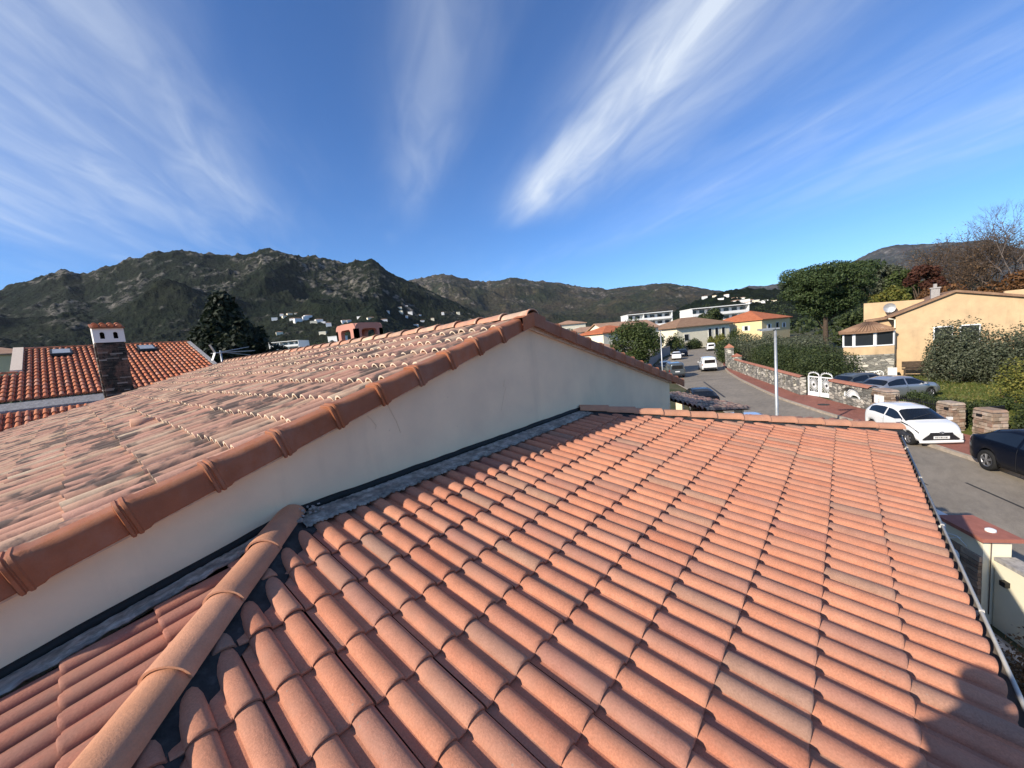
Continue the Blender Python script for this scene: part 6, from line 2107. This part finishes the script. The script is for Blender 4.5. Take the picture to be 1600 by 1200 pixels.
    # wheels
    tyre_p = [(0.0, wr * 0.64), (-0.01, wr * 0.70), (-0.015, wr * 0.92), (0.01, wr), (0.17, wr), (0.195, wr * 0.92), (0.19, wr * 0.68)]
    ty = MB(); nseg = 22
    ty.grid([[(r_ * math.cos(2 * math.pi * j / nseg), -y, r_ * math.sin(2 * math.pi * j / nseg)) for j in range(nseg + 1)] for y, r_ in tyre_p], 0, True)
    ty_me = ty.mesh('tyre', M['rubber'])
    rm = MB(); rr_ = wr * 0.68
    rm.grid([[(r_ * math.cos(2 * math.pi * j / 20), -y, r_ * math.sin(2 * math.pi * j / 20)) for j in range(21)] for y, r_ in ((0.002, rr_), (0.002, rr_ * 0.86), (0.03, rr_ * 0.84))], 0, True)
    for k in range(5):
        a = 2 * math.pi * k / 5 + 0.3
        for da in (-0.13, 0.13):
            rm.bar((0, -0.012, 0), (rr_ * 0.9 * math.cos(a + da), -0.008, rr_ * 0.9 * math.sin(a + da)), 0.03, 0.035)
    rm.tube([(0, 0.0, 0), (0, -0.03, 0)], rr_ * 0.2, 12)
    rim_me = rm.mesh('rim', M['rim'])
    hub_me = MB().tube([(0, -0.05, 0), (0, -0.06, 0)], rr_ * 0.95, 18).mesh('brake_disc', M['plastic'])
    for cx in S['wx']:
        for sg in (1, -1):
            w_ = link('wheel', None, t); w_.location = (cx, sg * (Wd - 0.015), wr); w_.rotation_euler = (0, 0, 0 if sg > 0 else math.pi)
            link('tyre', ty_me, w_); link('rim', rim_me, w_); link('brake_disc', hub_me, w_)
            for ch in w_.children:
                ch.scale = (1, 1, 1)
    if detail:
        for sg in (1, -1):
            part('mirror', MB().box(((S['ws'][1] - 0.06 - 0.5) * L, sg * (Wd + 0.08), B(0.7) + 0.06), (0.10, 0.17, 0.12)).bar(((S['ws'][1] - 0.05 - 0.5) * L, sg * (Wd - 0.03), B(0.7) + 0.02), ((S['ws'][1] - 0.06 - 0.5) * L, sg * (Wd + 0.03), B(0.7) + 0.04), 0.04), M[paint], t, w=False)
            part('door_handle', MB().box(((m_ if kind != 'van' else 0.56) * L - L / 2 - 0.1, sg * (Wd + 0.005), B(0.5) - 0.12), (0.16, 0.02, 0.025)), M[paint], t, w=False)
        patch('tail_lamp', 0.012, 0.05, 4, 6, 'lamp_red', True, 0.01, 4, 0.1, 0.2)
        part('rear_plate', MB().box((-L / 2 - 0.012, 0, 0.62 if kind != 'van' else 0.78), (0.015, 0.50, 0.11)), M['plate'], t, w=False)
        part('rear_bumper', MB().box((-L / 2 + 0.01, 0, 0.42), (0.12, S['W'] * 0.80, 0.20)), M[paint if kind != 'van' else 'plastic'], t, w=False)
        # door seam
        for s_ in ((m_,) if kind != 'van' else (0.5,)):
            patch('door_seam', s_ - 0.002, s_ + 0.002, 4, 7, 'plastic', True, 0.004, 1, 0.05, 0.9)
    if not aygo:
        patch('headlamp', 0.90, 0.975, 4, 5, 'lamp_clear', True, 0.008, 5, 0.05, 0.95)
        part('grille', MB().box((L / 2 + 0.002, 0, 0.50), (0.03, S['W'] * 0.55, 0.16)), M['plastic'], t, w=False)
    else:
        # crossed black mask of the nose, long lamps, lower white lip
        patch('mask_arm', 0.72, 0.985, 4, 5, 'plastic', True, 0.012, 10, -0.12, 0.30)
        patch('headlamp', 0.86, 0.95, 4, 5, 'lamp_clear', True, 0.018, 6, 0.02, 0.24)
        nx = L / 2
        mask = MB()
        outline = [(-0.36, 0.62), (0.36, 0.62), (0.40, 0.54), (0.60, 0.36), (0.64, 0.29), (-0.64, 0.29), (-0.60, 0.36), (-0.40, 0.54)]
        bow = lambda y: nx + 0.022 - 0.03 * (abs(y) / 0.7) ** 2.4
        cpt = [(bow(0), 0.0, 0.44)]
        vs = cpt + [(bow(y), y, z) for y, z in outline]
        mask.add(vs, [(0, i + 1, (i + 1) % 8 + 1) for i in range(8)])
        part('grille_mask', mask, M['plastic'], t, w=False)
        bmp = MB(); rows = []
        for y in np.linspace(-0.72, 0.72, 15):
            rows.append([(bow(y) - 0.03, y, 0.30), (bow(y) + 0.03, y, 0.27), (bow(y) + 0.03, y, 0.20), (bow(y) - 0.06, y, 0.16)])
        part('lip', bmp.grid(rows, 0, True), M[paint], t, w=False)
        for sg in (1, -1):
            ck = MB(); vs = [(bow(y) + 0.006, sg * y, z) for y, z in ((0.46, 0.54), (0.70, 0.56), (0.72, 0.32), (0.64, 0.32))]
            part('cheek', ck.add(vs, [(0, 1, 2, 3)]), M[paint], t, w=False)
        pl = part('number_plate', MB().box((nx + 0.030, 0, 0.42), (0.012, 0.52, 0.11)), M['plate'], t, w=False)
        for y, ww in ((0.16, 0.055), (0.10, 0.045), (0.035, 0.04), (-0.015, 0.04), (-0.065, 0.04), (-0.13, 0.05), (-0.19, 0.055)):
            part('plate_mark', MB().box((nx + 0.0375, y, 0.42), (0.003, ww * 0.62, 0.06)), M['plastic'], pl, w=False)
        em = MB()
        em.tube([(nx + 0.035, 0.075 * math.cos(a), 0.615 + 0.05 * math.sin(a)) for a in [2 * math.pi * j / 16 for j in range(17)]], 0.009, 5)
        em.tube([(nx + 0.035, 0.03 * math.cos(a), 0.615 + 0.05 * math.sin(a)) for a in [2 * math.pi * j / 16 for j in range(17)]], 0.007, 5)
        part('emblem', em, M['rim'], t, w=False)
        part('wiper', MB().bar((0.98, -0.45, 1.06), (0.82, 0.25, 1.22), 0.02), M['plastic'], t, w=False)
    return t


ST = (-0.892, -0.452)
make_car('hatchback', 'white small hatchback with crossed black nose parked beside the stone pillars', 'hatch', 'paint_white', (24.05, -2.12, G + 0.01), ST, aygo=True)
make_car('coupe_suv', 'dark navy sloping-back car cut off by the right picture edge', 'suv', 'paint_navy', (18.95, -4.92, G + 0.05), (-0.91, -0.41))
make_car('estate_car', 'silver hatchback standing on the lawn behind the hedge', 'sedan', 'paint_silver', (34.5, -2.5, G + 0.03), (0.72, -0.69))
make_car('estate_car', 'dark grey car half hidden behind the silver one', 'sedan', 'paint_grey', (36.6, -0.9, G + 0.03), (0.72, -0.69), detail=False)
make_car('panel_van', 'white panel van parked at the far end of the stone wall', 'van', 'paint_white', (54.4, 13.6, G + 0.02), (0.93, 0.36))
make_car('panel_van', 'grey glazed van parked nearest on the left kerb', 'van', 'paint_grey', (47.8, 15.75, G + 0.02), (0.87, 0.49))
make_car('hatchback', 'dark car parked ahead of the grey van', 'suv', 'paint_grey', (53.0, 18.6, G + 0.02), (0.87, 0.49))
make_car('hatchback', 'white hatchback parked farther along the left kerb', 'sedan', 'paint_white', (75.5, 24.2, G + 0.02), (0.95, 0.31))
make_car('off_roader', 'dark blue off-road car parked ahead of the white hatchback', 'suv', 'paint_navy', (82.5, 25.2, G + 0.02), (0.95, 0.31))
make_car('panel_van', 'white van at the far bend of the street', 'van', 'paint_white', (97.5, 23.6, G + 0.02), (0.95, 0.31))
make_car('hatchback', 'black car whose roof shows above the gable corner', 'sedan', 'paint_black', (29.0, 7.9, G + 0.02), (0.88, 0.47), detail=False)
make_car('hatchback', 'pale blue car whose roof edge shows above the canopy tiles', 'sedan', 'paint_pale', (20.9, 3.65, G + 0.02), (0.88, 0.47), detail=False)
make_car('hatchback', 'dark car in the shade of the round street tree', 'sedan', 'paint_dark', (47.5, 20.5, G + 0.02), (0.87, 0.49), detail=False)


# ------------------------------------------------------------------ the photographer, whose shadow falls on the eave
def person():
    fw = Vector((FWD.x, FWD.y, 0)).normalized(); rt = Vector((fw.y, -fw.x, 0))
    o_ = Vector((-0.55, 0.32, 0))
    zf = low_z(o_.y) + 0.06
    t = thing('person', 'person in dark jacket standing on the tiles holding up a phone', 'person', (o_.x, o_.y, zf))

    def P_(r_, f_, z):
        q = rt * r_ + fw * f_; return (q.x, q.y, z)
    H = 1.70
    V = {'pel': (0, 0, 0.92, 0.155), 'wai': (0, 0, 1.08, 0.14), 'che': (0, 0.0, 1.30, 0.165), 'nek': (0, 0.02, 1.45, 0.062), 'hea': (0, 0.05, 1.56, 0.095), 'top': (0, 0.045, 1.63, 0.085)}
    E = [('pel', 'wai'), ('wai', 'che'), ('che', 'nek'), ('nek', 'hea'), ('hea', 'top')]
    for s_, n_ in ((1, 'r'), (-1, 'l')):
        V.update({n_ + 'sh': (s_ * 0.19, 0.0, 1.38, 0.075), n_ + 'el': (0.24 + s_ * 0.22, 0.12, 1.34, 0.050), n_ + 'wr': (0.58 + s_ * 0.11, 0.15, 1.53, 0.034), n_ + 'ha': (0.60 + s_ * 0.085, 0.17, 1.58, 0.030),
                  n_ + 'hp': (s_ * 0.10, 0, 0.86, 0.11), n_ + 'kn': (s_ * 0.13, 0.03, 0.48, 0.075), n_ + 'an': (s_ * 0.15, -0.02, 0.08, 0.048), n_ + 'to': (s_ * 0.17, 0.16, 0.03, 0.040)})
        E += [('che', n_ + 'sh'), (n_ + 'sh', n_ + 'el'), (n_ + 'el', n_ + 'wr'), (n_ + 'wr', n_ + 'ha'), ('pel', n_ + 'hp'), (n_ + 'hp', n_ + 'kn'), (n_ + 'kn', n_ + 'an'), (n_ + 'an', n_ + 'to')]
    ks = list(V); me = bpy.data.meshes.new('body')
    me.from_pydata([P_(*V[k][:3]) for k in ks], [(ks.index(a), ks.index(b)) for a, b in E], [])
    o = link('body', me, t)
    sk = o.modifiers.new('skin', 'SKIN'); sk.use_smooth_shade = True
    for i, k in enumerate(ks):
        me.skin_vertices[0].data[i].radius = (V[k][3], V[k][3])
    me.skin_vertices[0].data[0].use_root = True
    sb = o.modifiers.new('sub', 'SUBSURF'); sb.levels = 2; sb.render_levels = 2
    me.materials.append(simple('dark_clothes', (0.03, 0.035, 0.05), 0.9, 0.2, 0.2, 6))
    ph = thing('phone', 'black phone held up in both hands at the viewpoint', 'phone', tuple(-FWD * 0.03))
    mb = MB(); m3_ = Matrix((RIGHT, -DOWN, -FWD)).transposed()
    mb.box((0, 0, 0), (0.148, 0.072, 0.008), M4=m3_)
    part('case', mb, M['black'], ph, w=False)


person()
